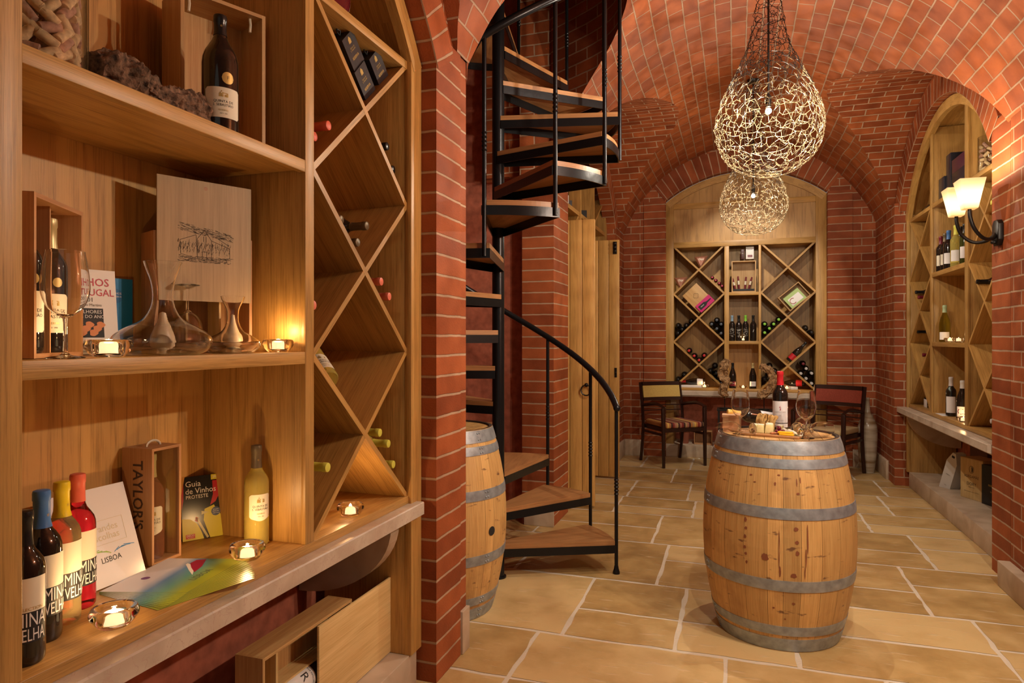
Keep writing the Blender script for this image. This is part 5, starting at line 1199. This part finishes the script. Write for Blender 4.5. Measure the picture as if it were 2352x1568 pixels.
armchair('dark wooden armchair with mustard back and striped seat left of the back cabinet', -.705, 8.21, (.578, -.816), YF, STR)
armchair('dark wooden armchair with russet back behind the barrel on the right', .955, 8.13, (-.50, -.866), RF, PF)
def vase_mat():
    m, N, L, b = nodes_of('banded_glaze'); tc = N.new('ShaderNodeTexCoord'); mp = N.new('ShaderNodeMapping'); mp.inputs['Scale'].default_value = (1.2, 1.2, 9); L.new(tc.outputs['Object'], mp.inputs['Vector'])
    n = N.new('ShaderNodeTexNoise'); n.inputs['Scale'].default_value = 1.3; n.inputs['Detail'].default_value = 5; L.new(mp.outputs[0], n.inputs['Vector']); r = N.new('ShaderNodeValToRGB'); e = r.color_ramp.elements
    e[0].position = .36; e[0].color = (.22, .14, .07, 1); e[1].position = .58; e[1].color = (.52, .46, .36, 1); L.new(n.outputs['Fac'], r.inputs['Fac']); L.new(r.outputs['Color'], b.inputs['Base Color']); b.inputs['Roughness'].default_value = .22; return m
g = G(); g.lathe(smooth([(0, 0), (.062, 0), (.070, .02), (.086, .15), (.098, .34), (.100, .45), (.092, .53), (.066, .60), (.038, .65), (.026, .70), (.021, .78), (.022, .815), (.018, .815), (.016, .70), (0, .69)], 5), 40); o = g.obj('floor_vase', vase_mat()); o.location = (1.385, 8.34, 0); tag(o, 'tall slim-necked cream and brown glazed vase in the back right corner', 'vase')
# low black table and driftwood sculptures
t = thing('console_table', 'low black metal table in front of the back counter', 'table', (.24, 8.34, 0))
g = G(); g.box((-.45, -.12, .635), (.30, .12, .655)); g.obj('table_top', BLACK, t)
for sx in (-.43, .28):
    for sy in (-.1, .1): g = G(); g.box((sx-.01, sy-.01, 0), (sx+.01, sy+.01, .635)); g.obj('leg', BLACK, t)
def drift(label, x, y, pts, rad, seed, blobs=()):
    t = thing('driftwood_sculpture', label, 'sculpture', (x, y, .655)); g = G(); P = smooth(pts, 9); rnd = random.Random(seed); rows = []
    for i, p in enumerate(P):
        q = V(P[min(i+1, len(P)-1)])-V(P[max(0, i-1)]); q.normalize(); n1 = q.cross(V((0, 1, .1))).normalized(); n2 = q.cross(n1); rr = rad*(1-.25*abs(2*i/len(P)-1))
        rows.append([V(p)+(n1*cos(2*pi*k/18)+n2*sin(2*pi*k/18))*rr*(1+.75*NZ.noise(V((cos(2*pi*k/18)*1.6, sin(2*pi*k/18)*1.6, i*.16+seed)))+.4*NZ.noise(V((cos(2*pi*k/18)*4, sin(2*pi*k/18)*4, i*.42+seed)))) for k in range(18)])
    g.grid(rows, None, 0, True, close=True); g.face(rows[0][::-1]); g.face(rows[-1])
    for k in range(16):
        i = rnd.randrange(len(P)); p = V(P[i]); d = V((rnd.uniform(-1, 1), rnd.uniform(-.6, .6), rnd.uniform(-.5, 1))).normalized(); l = rnd.uniform(.05, .09)
        l *= .8; g.tube([p, p+d*l*.6, p+d*l+V((rnd.uniform(-.02, .02), 0, .01))], [rad*.75, rad*.5, rad*.15], 7)
    g.obj('gnarled_root', DRIFT, t); g = G(); g.tube([(0, 0, .01), (0, 0, pts[0][2]+.01)], .005, 8); g.obj('rod', IRON, t); g = G(); g.lathe([(0, 0), (.06, 0), (.06, .010), (0, .012)], 24); g.obj('base', IRON, t)
drift('gnarled driftwood root on a thin rod left of the centre bottles', -.125, 8.34, [(0, 0, .14), (-.015, .01, .22), (.01, 0, .32), (-.02, 0, .42), (.0, 0, .50), (.03, 0, .58)], .052, 3)
drift('hook-shaped driftwood root on a thin rod right of the centre bottles', .310, 8.34, [(-.05, 0, .14), (.0, .01, .17), (.07, 0, .23), (.09, 0, .33), (.07, 0, .43), (.01, 0, .48), (-.05, 0, .50)], .043, 8)
# things below the back counter
t = crate('small wooden crate on the stone plinth below the back counter', (-.50, 8.78, .1505), 0, .22, .16, .17, CEDAR, .010)
g = G(); g.lathe([(0, 0), (.05, 0), (.065, .15), (.07, .15), (.07, .17), (.055, .17), (.05, .02), (0, .02)], 24); o = g.obj('clay_pot', plain('terracotta', (.34, .11, .06), .7)); o.location = (-.62, 8.84, .1505); tag(o, 'terracotta pot beside the crate below the back counter', 'pot')

# ---------------------------------------------------------------- back cabinet contents (frame FB, front y=0 at 8.75)
gb = 'bottles lying in the back wall cabinet'
BLKB = plain('blue_grey_foil', (.08, .10, .13), .3); WHF = plain('white_foil', (.60, .58, .56), .4)
def lieset(F, items, y=.035, **k):
    for x, z, gl, cap, lab, grp in items: lie(F, x, z, gl, cap, lab, grp, y, **k)
c_ = 'in the back cabinet'
lieset(FB, [(x, z-.037, DGLASS, BLACK, 'black-capped bottle stacked in the left triangle of the middle row '+c_, 'black bottles, left triangle of the back cabinet') for x, z in ((-.538, 1.735), (-.700, 1.681), (-.597, 1.680), (-.652, 1.632), (-.702, 1.584))])
lieset(FB, [(x, z-.037, DGLASS, BLKB, 'blue-grey capped bottle stacked in the triangle left of the centre shelf '+c_, 'blue-capped bottles of the back cabinet') for x, z in ((-.226, 1.746), (-.288, 1.695), (-.175, 1.694), (-.226, 1.639), (-.175, 1.582))])
lieset(FB, [(x, z-.037, DGLASS, GREEN, 'green-capped bottle stacked in the triangle right of the centre shelf '+c_, 'green-capped bottles of the back cabinet') for x, z in ((.495, 1.747), (.335, 1.693), (.438, 1.692), (.389, 1.639), (.335, 1.588))])
lieset(FB, [(.798, 1.606, DGLASS, BLACK, 'upper of the two black bottles in the right triangle of the middle row', None), (.862, 1.552, DGLASS, BLACK, 'lower of the two black bottles in the right triangle of the middle row', None)])
lieset(FB, [(-.562, 1.326, DGLASS, RED, 'red-capped bottle lying highest in the left diamond', None), (-.499, 1.260, DGLASS, RED, 'second red-capped bottle from the left in the left diamond', None), (-.440, 1.207, DGLASS, RED, 'red-capped bottle in the bottom tip of the left diamond', None), (-.378, 1.266, DGLASS, RED, 'rightmost red-capped bottle in the left diamond', None)])
lieset(FB, [(-.700, .958, DGLASS, BLACK, 'lower of the two black bottles in the lowest left corner of the back cabinet', None), (-.625, 1.020, DGLASS, BLACK, 'upper of the two black bottles in the lowest left corner of the back cabinet', None)])
lieset(FB, [(x, z-.037, DGLASS, BLACK, 'black bottle in the stack behind the left driftwood sculpture', 'black bottles behind the left driftwood') for x, z in ((-.249, 1.175), (-.304, 1.108), (-.235, 1.080), (-.249, 1.010), (-.178, .960), (-.175, 1.045))])
lieset(FB, [(x, z-.037, DGLASS, BLACK, 'black bottle in the stack behind the right driftwood sculpture', 'black bottles behind the right driftwood') for x, z in ((.392, 1.182), (.452, 1.115), (.379, 1.085), (.335, 1.015))])
lieset(FB, [(x, z-.037, DGLASS, WHF, 'white-capped bottle in the bottom right triangle of the back cabinet', 'white-capped bottles of the back cabinet') for x, z in ((.802, 1.155), (.744, 1.095), (.862, 1.099), (.802, 1.036), (.862, .978))])
lieset(FB, [(.770, 1.175-.0, DGLASS, MAROON, 'maroon-capped bottle highest in the bottom right triangle of the back cabinet', None)])
for i, (x, z) in enumerate(((-.281, 2.243), (-.239, 2.206), (-.198, 2.168), (-.163, 2.133))):
    lie(FB, x, z, MAROON if False else plain('dark_pink_glass', (.10, .006, .02), .1), PINKF if False else plain('rose_pink_foil', (.55, .08, .14), .35), ('highest', 'second highest', 'second lowest', 'lowest')[i]+' of the four small pink-capped bottles on the diagonal', None, .03, sc=.62)
def standing(F, x, y, z, kind, gl, cap, label, lab=None, yaw=0, sc=1.0, lc=None, txt=None, name='wine_bottle'):
    t = thing(name, label, 'bottle', F.w(x, y, z), F.rz+yaw); bottle_parts(t, kind, gl, cap, sc=sc)
    r = PROF[kind][0][5][0]*sc
    if lab: L_ = label_patch(t, r+.0006, lab[0], lab[1], r*.95, lc or CREAM, cut=.001)
    if lab and txt: wtext(L_, txt[0], txt[1], r+.0012, (lab[0]+lab[1])/2+.004, txt[2] if len(txt) > 2 else INK)
    return t
SIL = plain('silver_print', (.36, .36, .33), .35, .3); BLUF = plain('steel_blue_foil', (.25, .38, .50), .35)
for x, cap, lb in ((-.044, BLUF, 'blue-capped black bottle, leftmost of four on the centre shelf of the back cabinet'), (.035, BLACK, 'black-capped printed bottle second from left on the centre shelf of the back cabinet'), (.114, GREEN, 'green-capped black bottle third from left on the centre shelf of the back cabinet'), (.203, BLACK, 'plain tall black bottle at the right end of the centre shelf of the back cabinet')):
    t = standing(FB, x, .07, 1.4485, 'bordeaux', DGLASS, cap, lb, sc=1.03)
    if x < .2:
        g = G(); rnd = random.Random(int(x*1000)+50)
        for k in range(26):
            xx = rnd.uniform(-.026, .026); zz = rnd.uniform(.05, .165); w = rnd.uniform(.003, .009); h = rnd.uniform(.001, .004); g.face([wrapcyl(.0388, xx-w, zz-h), wrapcyl(.0388, xx+w, zz-h), wrapcyl(.0388, xx+w, zz+h), wrapcyl(.0388, xx-w, zz+h)])
        g.obj('printed_pattern', SIL, t); wtext(t, 'MONTE', .014, .039, .140, SIL, bold=.02)
    else:
        g = G(); g.face([wrapcyl(.0388, -.006, .11), wrapcyl(.0388, .002, .11), wrapcyl(.0388, .010, .145), wrapcyl(.0388, .002, .14)]); g.obj('printed_mark', SIL, t)
tealight('small tealight glass in front of the four bottles of the back cabinet', tuple(FB.w(.086, .035, 1.4485)), r=.038, h=.034, power=.35)
standing(FB, -.037, .07, .8625, 'burgundy', DGLASS, BLACK, 'dark bottle with a maroon label standing between the two driftwood sculptures', (.03, .085), lc=MAROON, txt=('VINHO', .014, WHITE), sc=1.05)
standing(FB, .198, .07, .8625, 'burgundy', DGLASS, GOLDF, 'gold-necked bottle with white label standing beside the right driftwood', (.03, .09), lc=WHITE, txt=('VINHO', .012), sc=1.05)
tealight('tealight between the two standing bottles at the bottom of the back cabinet', tuple(FB.w(.085, .05, .8625)), r=.045, h=.038, power=.7)
tealight('tealight in a shell-like glass beside the lying bottle at lower left of the back cabinet', tuple(FB.w(-.372, .055, .8625)), r=.048, h=.036, power=.6)
tealight('tealight beside the lying bottle at lower right of the back cabinet', tuple(FB.w(.585, .055, .8625)), r=.045, h=.040, power=.7)
def lie_side(label, F, x, y, z, cap, lc, ang=0, yaw=0, kind='burgundy', sc=1.0, a0=0):
    t = thing('wine_bottle', label, 'bottle', F.w(x, y, z), (M.Rotation(F.rz+yaw, 4, 'Z') @ M.Rotation(R(-90)+ang, 4, 'Y')).to_euler()); bottle_parts(t, kind, DGLASS, cap, sc=sc); r = PROF[kind][0][5][0]*sc
    label_patch(t, r+.0007, .03, .10, r*1.2, lc, cut=.001, a0=a0); return t
def bk(name, label, F, x, y, z, w, d, h, mat, rz=0, cat='book'):
    t = thing(name, label, cat, F.w(x, y, z), F.rz+rz); g = G(); g.box((0, 0, 0), (w, d, h), 0); g.obj('cover', mat, t, bev=.001); return t
bk('book', 'white book lying under the bottle at lower left of the back cabinet', FB, -.665, .03, .8625, .26, .17, .028, WHITE)
lie_side('dark bottle with red neck lying on a white book in the back cabinet', FB, -.365, .11, .8625+.029+.042, RED, WHITE, a0=0)
bk('book', 'white book lying under the bottle at lower right of the back cabinet', FB, .560, .06, .8625, .15, .13, .030, WHITE)
lie_side('dark bottle with a red and black label lying at lower right of the back cabinet', FB, .80, .16, .8625+.031+.042, RED, RED, yaw=R(-15))
t = lie_side('bottle with red neck and red label leaning along the right diagonal board', FB, .610, .10, 1.205, BLACK, RED, ang=R(131), a0=0)
# open crates and packets leaning in the diamonds
X1 = M.Translation((-.437, .0, 1.840)) @ M.Rotation(R(-44), 4, 'Y')
t = thing('wooden_wine_box', 'closed light wooden box with a printed ring standing cornerwise in the upper left diamond', 'box', FB.w(-.440, .06, 1.800), (0, R(-43), 0)); g = G(); g.box((0, 0, 0), (.235, .11, .30), 2); g.obj('box_front', PINE, t, bev=.002)
g = G(); [g.tube([(.12+.030*(1+.15*cos(4*a))*cos(a), -.0006, .185+.030*(1+.15*cos(4*a))*sin(a)) for a in [2*pi*k/40 for k in range(41)]], .0016, 4, caps=False)]; g.obj('printed_ring', MATS['burnt_brown'], t)
t = thing('gift_box', 'bright pink box with a black bottle picture leaning on the light wooden box', 'box', FB.w(-.417, .035, 1.792), (0, R(47), 0)); g = G(); g.box((-.225, 0, .0), (-.015, .022, .105), 0); g.obj('carton', plain('magenta_card', (.55, .01, .16), .5), t)
t.rotation_euler = (0, R(-43), 0); 
for o in list(t.children): bpy.data.objects.remove(o)
g = G(); g.box((.012, 0, .004), (.232, .022, .112), 0); cc = g.obj('carton', MATS['magenta_card'], t)
g = G(); g.face([(.03, -.0006, .030), (.12, -.0006, .030), (.15, -.0006, .046), (.215, -.0006, .050), (.215, -.0006, .064), (.15, -.0006, .068), (.12, -.0006, .084), (.03, -.0006, .084)]); k = g.obj('bottle_picture', BLACKM, cc); g = G(); put_text(g, text('VINHO', .016, bold=.01), lambda a, b: (.08+a, -.0009, .057+b)); g.obj('lettering', WHITE, k)
# open crate in the right diamond
t = crate('open light wooden box standing cornerwise in the upper right diamond', tuple(FB.w(.622, .03, 1.807)), 0, .30, .15, .215, PINE, .010)
t.rotation_euler = (0, R(-40), 0)
t = thing('brochure', 'green and white brochure leaning inside the open box in the right diamond', 'brochure', FB.w(.650, .035, 1.832), (R(-14), R(-40), 0)); g = G(); g.box((.0, 0, 0), (.21, .010, .175), 0); cc = g.obj('cover', plain('light_green_print', (.36, .50, .16), .5), t)
rect(cc, .03, .03, .185, .125, WHITE, 'white_panel', -.0006); g = G(); g.tube([(.07+.035*cos(a), -.001, .075+.035*sin(a)) for a in [R(40+20*k) for k in range(14)]], .005, 6); g.obj('swirl_picture', plain('dusty_pink', (.45, .20, .15), .6), cc)
# centre top: carton and packet, open crate with sticks
t = bk('carton_box', 'white printed carton on top of the small open crate of the back cabinet', FB, .118, .06, 2.459, .092, .05, .150, WHITE, cat='box'); flat(t, 'CHOCOLATE', .010, .046, .115, INK, bold=.02); rect(t, .02, .02, .075, .05, MAROON, 'picture')
t = bk('packet', 'slim dark packet beside the white carton at the top of the back cabinet', FB, .060, .06, 2.459, .040, .04, .125, plain('dark_brown_card', (.06, .015, .012), .4), cat='packet'); flat(t, 'MIX', .012, .02, .07, CREAM)
t = crate('small open crate of sausages on the upper centre shelf of the back cabinet', tuple(FB.w(-.050, .03, 2.0505)), 0, .285, .14, .385, PINE, .012)
for i, (x, ln, tl) in enumerate(((.045, .14, 14), (.09, .16, 5), (.155, .15, -6), (.20, .15, -15))):
    t = thing('wrapped_sausage', ('leftmost', 'second from left', 'second from right', 'rightmost')[i]+' dark wrapped sausage standing in the small crate', 'sausage', FB.w(-.05+x, .095, 2.092), (0, R(-tl), 0)); g = G(); g.tube([(0, 0, 0), (0, 0, ln*.5), (0, 0, ln)], [.011, .0125, .010], 10); g.obj('sausage_skin', MAROON, t); g = G(); g.tube([(0, 0, ln*.35), (0, 0, ln*.65)], .0130, 10, caps=False); g.obj('paper_band', CREAM, t)
bk('book', 'thin black book lying in front in the small open crate', FB, -.030, .045, 2.0627, .245, .12, .028, BLACKM)
# crisp packets
CR = plain('bronze_packet', (.30, .12, .07), .4, .2, bump=.5, bscale=30)
for lab, x, z in (('red-brown snack packet in the top triangle of the back cabinet', -.418, 2.43), ('red-brown snack packet in the left triangle of the back cabinet', -.668, 2.17)):
    t = thing('snack_packet', lab, 'packet', FB.w(x, .10, z), (R(-10), 0, 0)); g = G(); P = [(-.085, .085), (.085, .095), (.035, -.0), (.0, -.075), (-.03, -.02)]
    g.face([(x_, -.018, z_) for x_, z_ in ((-.04, .06), (.04, .06), (.0, -.03))]); ring_ = [(p[0], 0, p[1]) for p in P]; fr = [(-.05, -.02, .065), (.05, -.02, .068), (.02, -.022, .0), (0, -.02, -.04), (-.02, -.022, -.01)]
    for k in range(5): g.face([ring_[k], ring_[(k+1) % 5], fr[(k+1) % 5], fr[k]], None, 0, True); g.face([(ring_[k][0], .0, ring_[k][2]), (fr[k][0], .02, fr[k][2]), (fr[(k+1) % 5][0], .02, fr[(k+1) % 5][2]), (ring_[(k+1) % 5][0], 0, ring_[(k+1) % 5][2])], None, 0, True)
    g.face(fr); g.face([(a, .02, c) for a, b, c in fr[::-1]]); cc = g.obj('packet_foil', CR, t); flat(cc, 'Chips', .035, .0, .045, CREAM, y=-.0235, bold=.02, sx=.8)

# ---------------------------------------------------------------- right cabinet contents (frame FR: x = -Y)
r_ = 'on the upper shelf of the right cabinet'
for i, (Y_, dx, kind, gl, cap, lb, sc, lc) in enumerate((
    (6.715, .045, 'bordeaux', DGLASS, MAROON, 'maroon-capped bottle furthest back at the left end '+r_, 1.0, CREAM), (6.630, .055, 'bordeaux', DGLASS, BROWNF, 'bronze-capped bottle second from the far end '+r_, 1.04, CREAM), (6.545, .060, 'bordeaux', DGLASS, BLUE, 'blue-capped bottle '+r_, 1.08, WHITE),
    (6.440, .120, 'bordeaux', DGLASS, BLACK, 'tall black-capped bottle behind the yellow-capped one '+r_, 1.12, CREAM), (6.345, .060, 'bordeaux', WINEW, LIMEF, 'yellow-capped white wine bottle '+r_, 1.12, WHITE), (6.235, .110, 'bordeaux', WINEW, plain('mint_foil', (.42, .58, .36), .4), 'pale green capped white wine bottle '+r_, 1.16, WHITE), (6.120, .060, 'bordeaux', GGLASS, BLACK, 'dark bottle at the right end '+r_, 1.04, WHITE))):
    standing(FR, -Y_, dx, 2.0555, kind, gl, cap, lb, (.05, .14), yaw=R(72), sc=sc, lc=lc)
WHG = plain('olive_wine', (.50, .52, .10), .0, trans=1, ior=1.36)
standing(FR, -6.66, .06, 1.4495, 'burgundy', WHG, MATS['mint_foil'], 'olive-green white wine bottle with white label on the middle shelf of the right cabinet', (.02, .085), yaw=R(72), lc=WHITE, sc=1.05)
standing(FR, -6.02, .08, 1.4495, 'bordeaux', DGLASS, BLACK, 'dark bottle at the right end of the middle shelf of the right cabinet', (.05, .14), yaw=R(72), lc=WHITE, sc=.9)
t = bk('framed_board', 'black framed board standing upright on the middle shelf of the right cabinet', FR, -6.20, .16, 1.4495, .20, .02, .36, BLACKM, cat='frame'); rect(t, -.004, -.0, .004, .36, PINE, 'edge_strip', -.001)
tealight('left tealight on the middle shelf of the right cabinet', tuple(FR.w(-6.47, .05, 1.4495)), r=.045, h=.036, power=.4); tealight('right tealight on the middle shelf of the right cabinet', tuple(FR.w(-6.28, .06, 1.4495)), r=.045, h=.036, power=0)
standing(FR, -6.52, .07, .8305, 'bordeaux', DGLASS, WHF, 'dark bottle with tall white label on the bottom shelf of the right cabinet', (.03, .165), yaw=R(72), lc=WHITE, sc=1.06)
standing(FR, -6.22, .07, .8305, 'burgundy', DGLASS, WHF, 'dark bottle with a big letter C on its label in the right cabinet', (.02, .11), yaw=R(72), lc=WHITE, sc=1.05, txt=('Cs', .07, MAROON))
tealight('tealight in front of the C-labelled bottle in the right cabinet', tuple(FR.w(-6.26, .0, .8305)) if False else tuple(FR.w(-6.10, .045, .8305)), r=.048, h=.040, power=.5)
bk('leaflet', 'white card lying at the front of the bottom shelf of the right cabinet', FR, -6.70, .0, .8305, .20, .07, .003, WHITE, cat='card')
t = bk('price_card', 'small white card standing in the bottom left triangle of the right cabinet', FR, -7.34, .06, .8305, .10, .004, .075, WHITE, cat='card')
rr = 'of the right cabinet'
for Y_, z, cap, lb, y in ((7.50, .885, BLACK, 'black bottle lying behind the small white card '+rr, .10), (7.46, 1.545, BLACK, 'upper black-capped bottle in the middle left triangle '+rr, .03), (7.40, 1.925, BLACK, 'upper black-capped bottle in the far diamond '+rr, .0), (7.30, 1.87, MAROON, 'maroon-capped bottle in the far diamond '+rr, .0), (7.16, 1.655, BLACK, 'black-capped bottle beside the far divider '+rr, .03), (7.22, 1.325, MAROON, 'maroon-capped bottle in the lower far diamond '+rr, .02),
                          (5.62, 1.885, BLACK, 'black-capped bottle lying in the near diamond '+rr, -.01), (5.50, .905, WHF, 'left white-capped bottle in the lowest near triangle '+rr, .04), (5.40, .905, WHF, 'right white-capped bottle in the lowest near triangle '+rr, .04), (5.36, 2.40, LIMEF, 'yellow-capped bottle high in the near diamond '+rr, .0), (5.30, 2.72, MATS['mint_foil'], 'pale green capped bottle above the wall lamp '+rr, .0)):
    lie(FR, -Y_, z, DGLASS, cap, lb, None, y)
g = G()
for k in range(7): a = k*.9; e = V((cos(a)*.03, sin(a)*.03, .035)); g.tube([(0, 0, 0), tuple(e*.6), tuple(e)], [.004, .010, .002], 6)
o = g.obj('potted_sprig', LG); o.location = FR.w(-5.30, .02, 1.452); tag(o, 'small green sprig on the near side of the right cabinet', 'plant')
# upper open part of the right cabinet
DB = plain('dark_gift_card', (.02, .02, .028), .3)
bk('gift_box', 'low black box at the far side of the upper right cabinet shelf', FR, -6.76, .04, 2.6605, .16, .12, .20, DB, cat='box'); bk('gift_box', 'tall black box in the middle of the upper right cabinet shelf', FR, -6.58, .05, 2.6605, .13, .12, .36, DB, cat='box')
bk('gift_box', 'lower wide dark box at the near side of the upper right cabinet shelf', FR, -6.42, .05, 2.6605, .38, .14, .17, DB, cat='box'); bk('gift_box', 'maroon box stacked on the wide dark box of the upper right cabinet shelf', FR, -6.42, .05, 2.831, .36, .14, .11, plain('plum_card', (.06, .015, .03), .35), cat='box')
t = thing('wine_bottle', 'dark bottle lying in the upper far corner of the right cabinet', 'bottle', FR.w(-7.42, .10, 2.706), (M.Rotation(R(-90), 4, 'Z') @ M.Rotation(R(90), 4, 'Y')).to_euler()); bottle_parts(t, 'burgundy', DGLASS, BLACK)
t = thing('glass_jar', 'glass jar of wine corks in the upper near part of the right cabinet', 'jar', tuple(FR.w(-5.66, .10, 2.663))); g = G(); g.lathe([(0, .004), (.08, 0), (.088, .02), (.088, .26), (.084, .26), (.084, .01), (0, .01)], 32); g.obj('jar_glass', GLASS, t)
rnd = random.Random(12)
for i in range(54):
    a = rnd.random()*6.28; lay = i//9; o = bpy.data.objects.new('cork', meshes[i % 3]); C.objects.link(o); r0 = .066 if i % 9 < 7 else .03; a = 2*pi*(i % 9)/7+lay*.4 if i % 9 < 7 else a
    d = V((-sin(a), cos(a), rnd.uniform(-1.2, 1.2))).normalized(); p = V(FR.w(-5.66, .10, 2.663+.028+lay*.033))+V((cos(a)*r0, sin(a)*r0, 0)); o.location = p-d*.022; o.rotation_euler = d.to_track_quat('Z', 'Y').to_euler()
    tag(o, 'wine cork inside the glass jar in the upper part of the right cabinet', 'cork', 'corks in the right cabinet jar')
# boxes on the right plinth
t = thing('bottle_carrier', 'white cardboard bottle carrier with a cut-out handle leaning against the wine crate', 'box', (1.735, 6.975, .152), (R(0), R(0), R(-60)))
WC = plain('white_card', (.62, .60, .56), .5); g = G(); g.prism([(0, 0), (.115, 0), (.115, .27), (.075, .36), (.04, .36), (0, .27)], 0, .10, (0, 1)); cc = g.obj('carton', WC, t); t.rotation_euler = (0, R(19), R(-62)); rect(cc, .042, .315, .073, .335, BLACKM, 'handle_hole'); flat(cc, 'QUINTA', .012, .057, .15, INK); flat(cc, 'vinhos', .009, .057, .05, INK)
t = thing('wooden_wine_box', 'light wooden wine crate printed with an oval emblem on the right plinth', 'box', (1.80, 6.60, .1505), R(-66)); g = G(); g.box((0, 0, 0), (.24, .17, .33), 2); cc = g.obj('crate_front', PINEL, t, bev=.002); g = G(); g.box((.0, .0, .3305), (.24, .17, .336)); g.obj('crate_lid', PINE, t)
g = G(); [g.tube([(.12+.024*cos(a), -.0006, .245+.03*sin(a)) for a in [2*pi*k/24 for k in range(25)]], .0016, 4, caps=False)]; g.obj('printed_oval', MATS['burnt_brown'], cc); g = G(); g.face([(.12+.018*cos(R(-90+18*k)), -.0006, .245+.024*sin(R(-90+18*k))) for k in range(11)]); g.obj('printed_sail', MATS['burnt_brown'], cc)
flat(cc, 'ADEGAMÃE', .031, .12, .185, MATS['burnt_brown'], sx=.95); flat(cc, 'DORY', .036, .12, .125, MATS['burnt_brown'], bold=.01); flat(cc, 'TINTO 2010', .012, .12, .098, MATS['burnt_brown']); flat(cc, 'VINHO REGIONAL LISBOA · PORTUGAL', .009, .12, .06, MATS['burnt_brown'])
t = bk('wooden_wine_box', 'black wine crate beside the light wooden crate on the right plinth', Frame((1.885, 6.37, 0), R(-72)), 0, 0, .1505, .26, .13, .315, BLACKM, cat='box'); flat(t, 'RESERVA', .022, .12, .16, GOLDINK); flat(t, 'TINTO', .016, .12, .11, GOLDINK)
g = G(); g.box((0, 0, 0), (.05, .44, .40)); o = g.obj('gift_box', plain('red_brown_card', (.10, .02, .015), .5)); o.location = (2.0, 6.62, .1505); tag(o, 'tall dark red-brown box standing at the back behind the light wine crate', 'box')
# things on the high shelf behind the doors
def onshelf(name, label, Y_, w, d, h, mat, txt=None, x=.02, cat='box'):
    t = thing(name, label, cat, F3.w(Y_, x, 2.7305), F3.rz+R(25)); g = G(); g.box((0, 0, 0), (w, d, h), 2); g.obj('carton', mat, t)
    if txt: flat(t, txt, .022, w/2, h*.55, BLACKM, bold=.02)
    return t
onshelf('carton_box', 'white and red printed carton on the shelf above the plank doors', 5.98, .16, .12, .22, plain('off_white_card', (.62, .58, .52), .5), 'VINHO\nTINTO')
t = thing('wine_bottle', 'dark bottle with white label on the shelf above the plank doors', 'bottle', F3.w(6.40, .12, 2.7305), F3.rz+R(30)); bottle_parts(t, 'bordeaux', DGLASS, BLACK); label_patch(t, .0376, .05, .14, .036, WHITE)
onshelf('gift_box', 'dark box with a small white logo on the shelf above the plank doors', 6.58, .16, .10, .12, DB, '~'); onshelf('gift_box', 'plain black box at the right of the shelf above the plank doors', 6.95, .18, .10, .09, BLACKM)
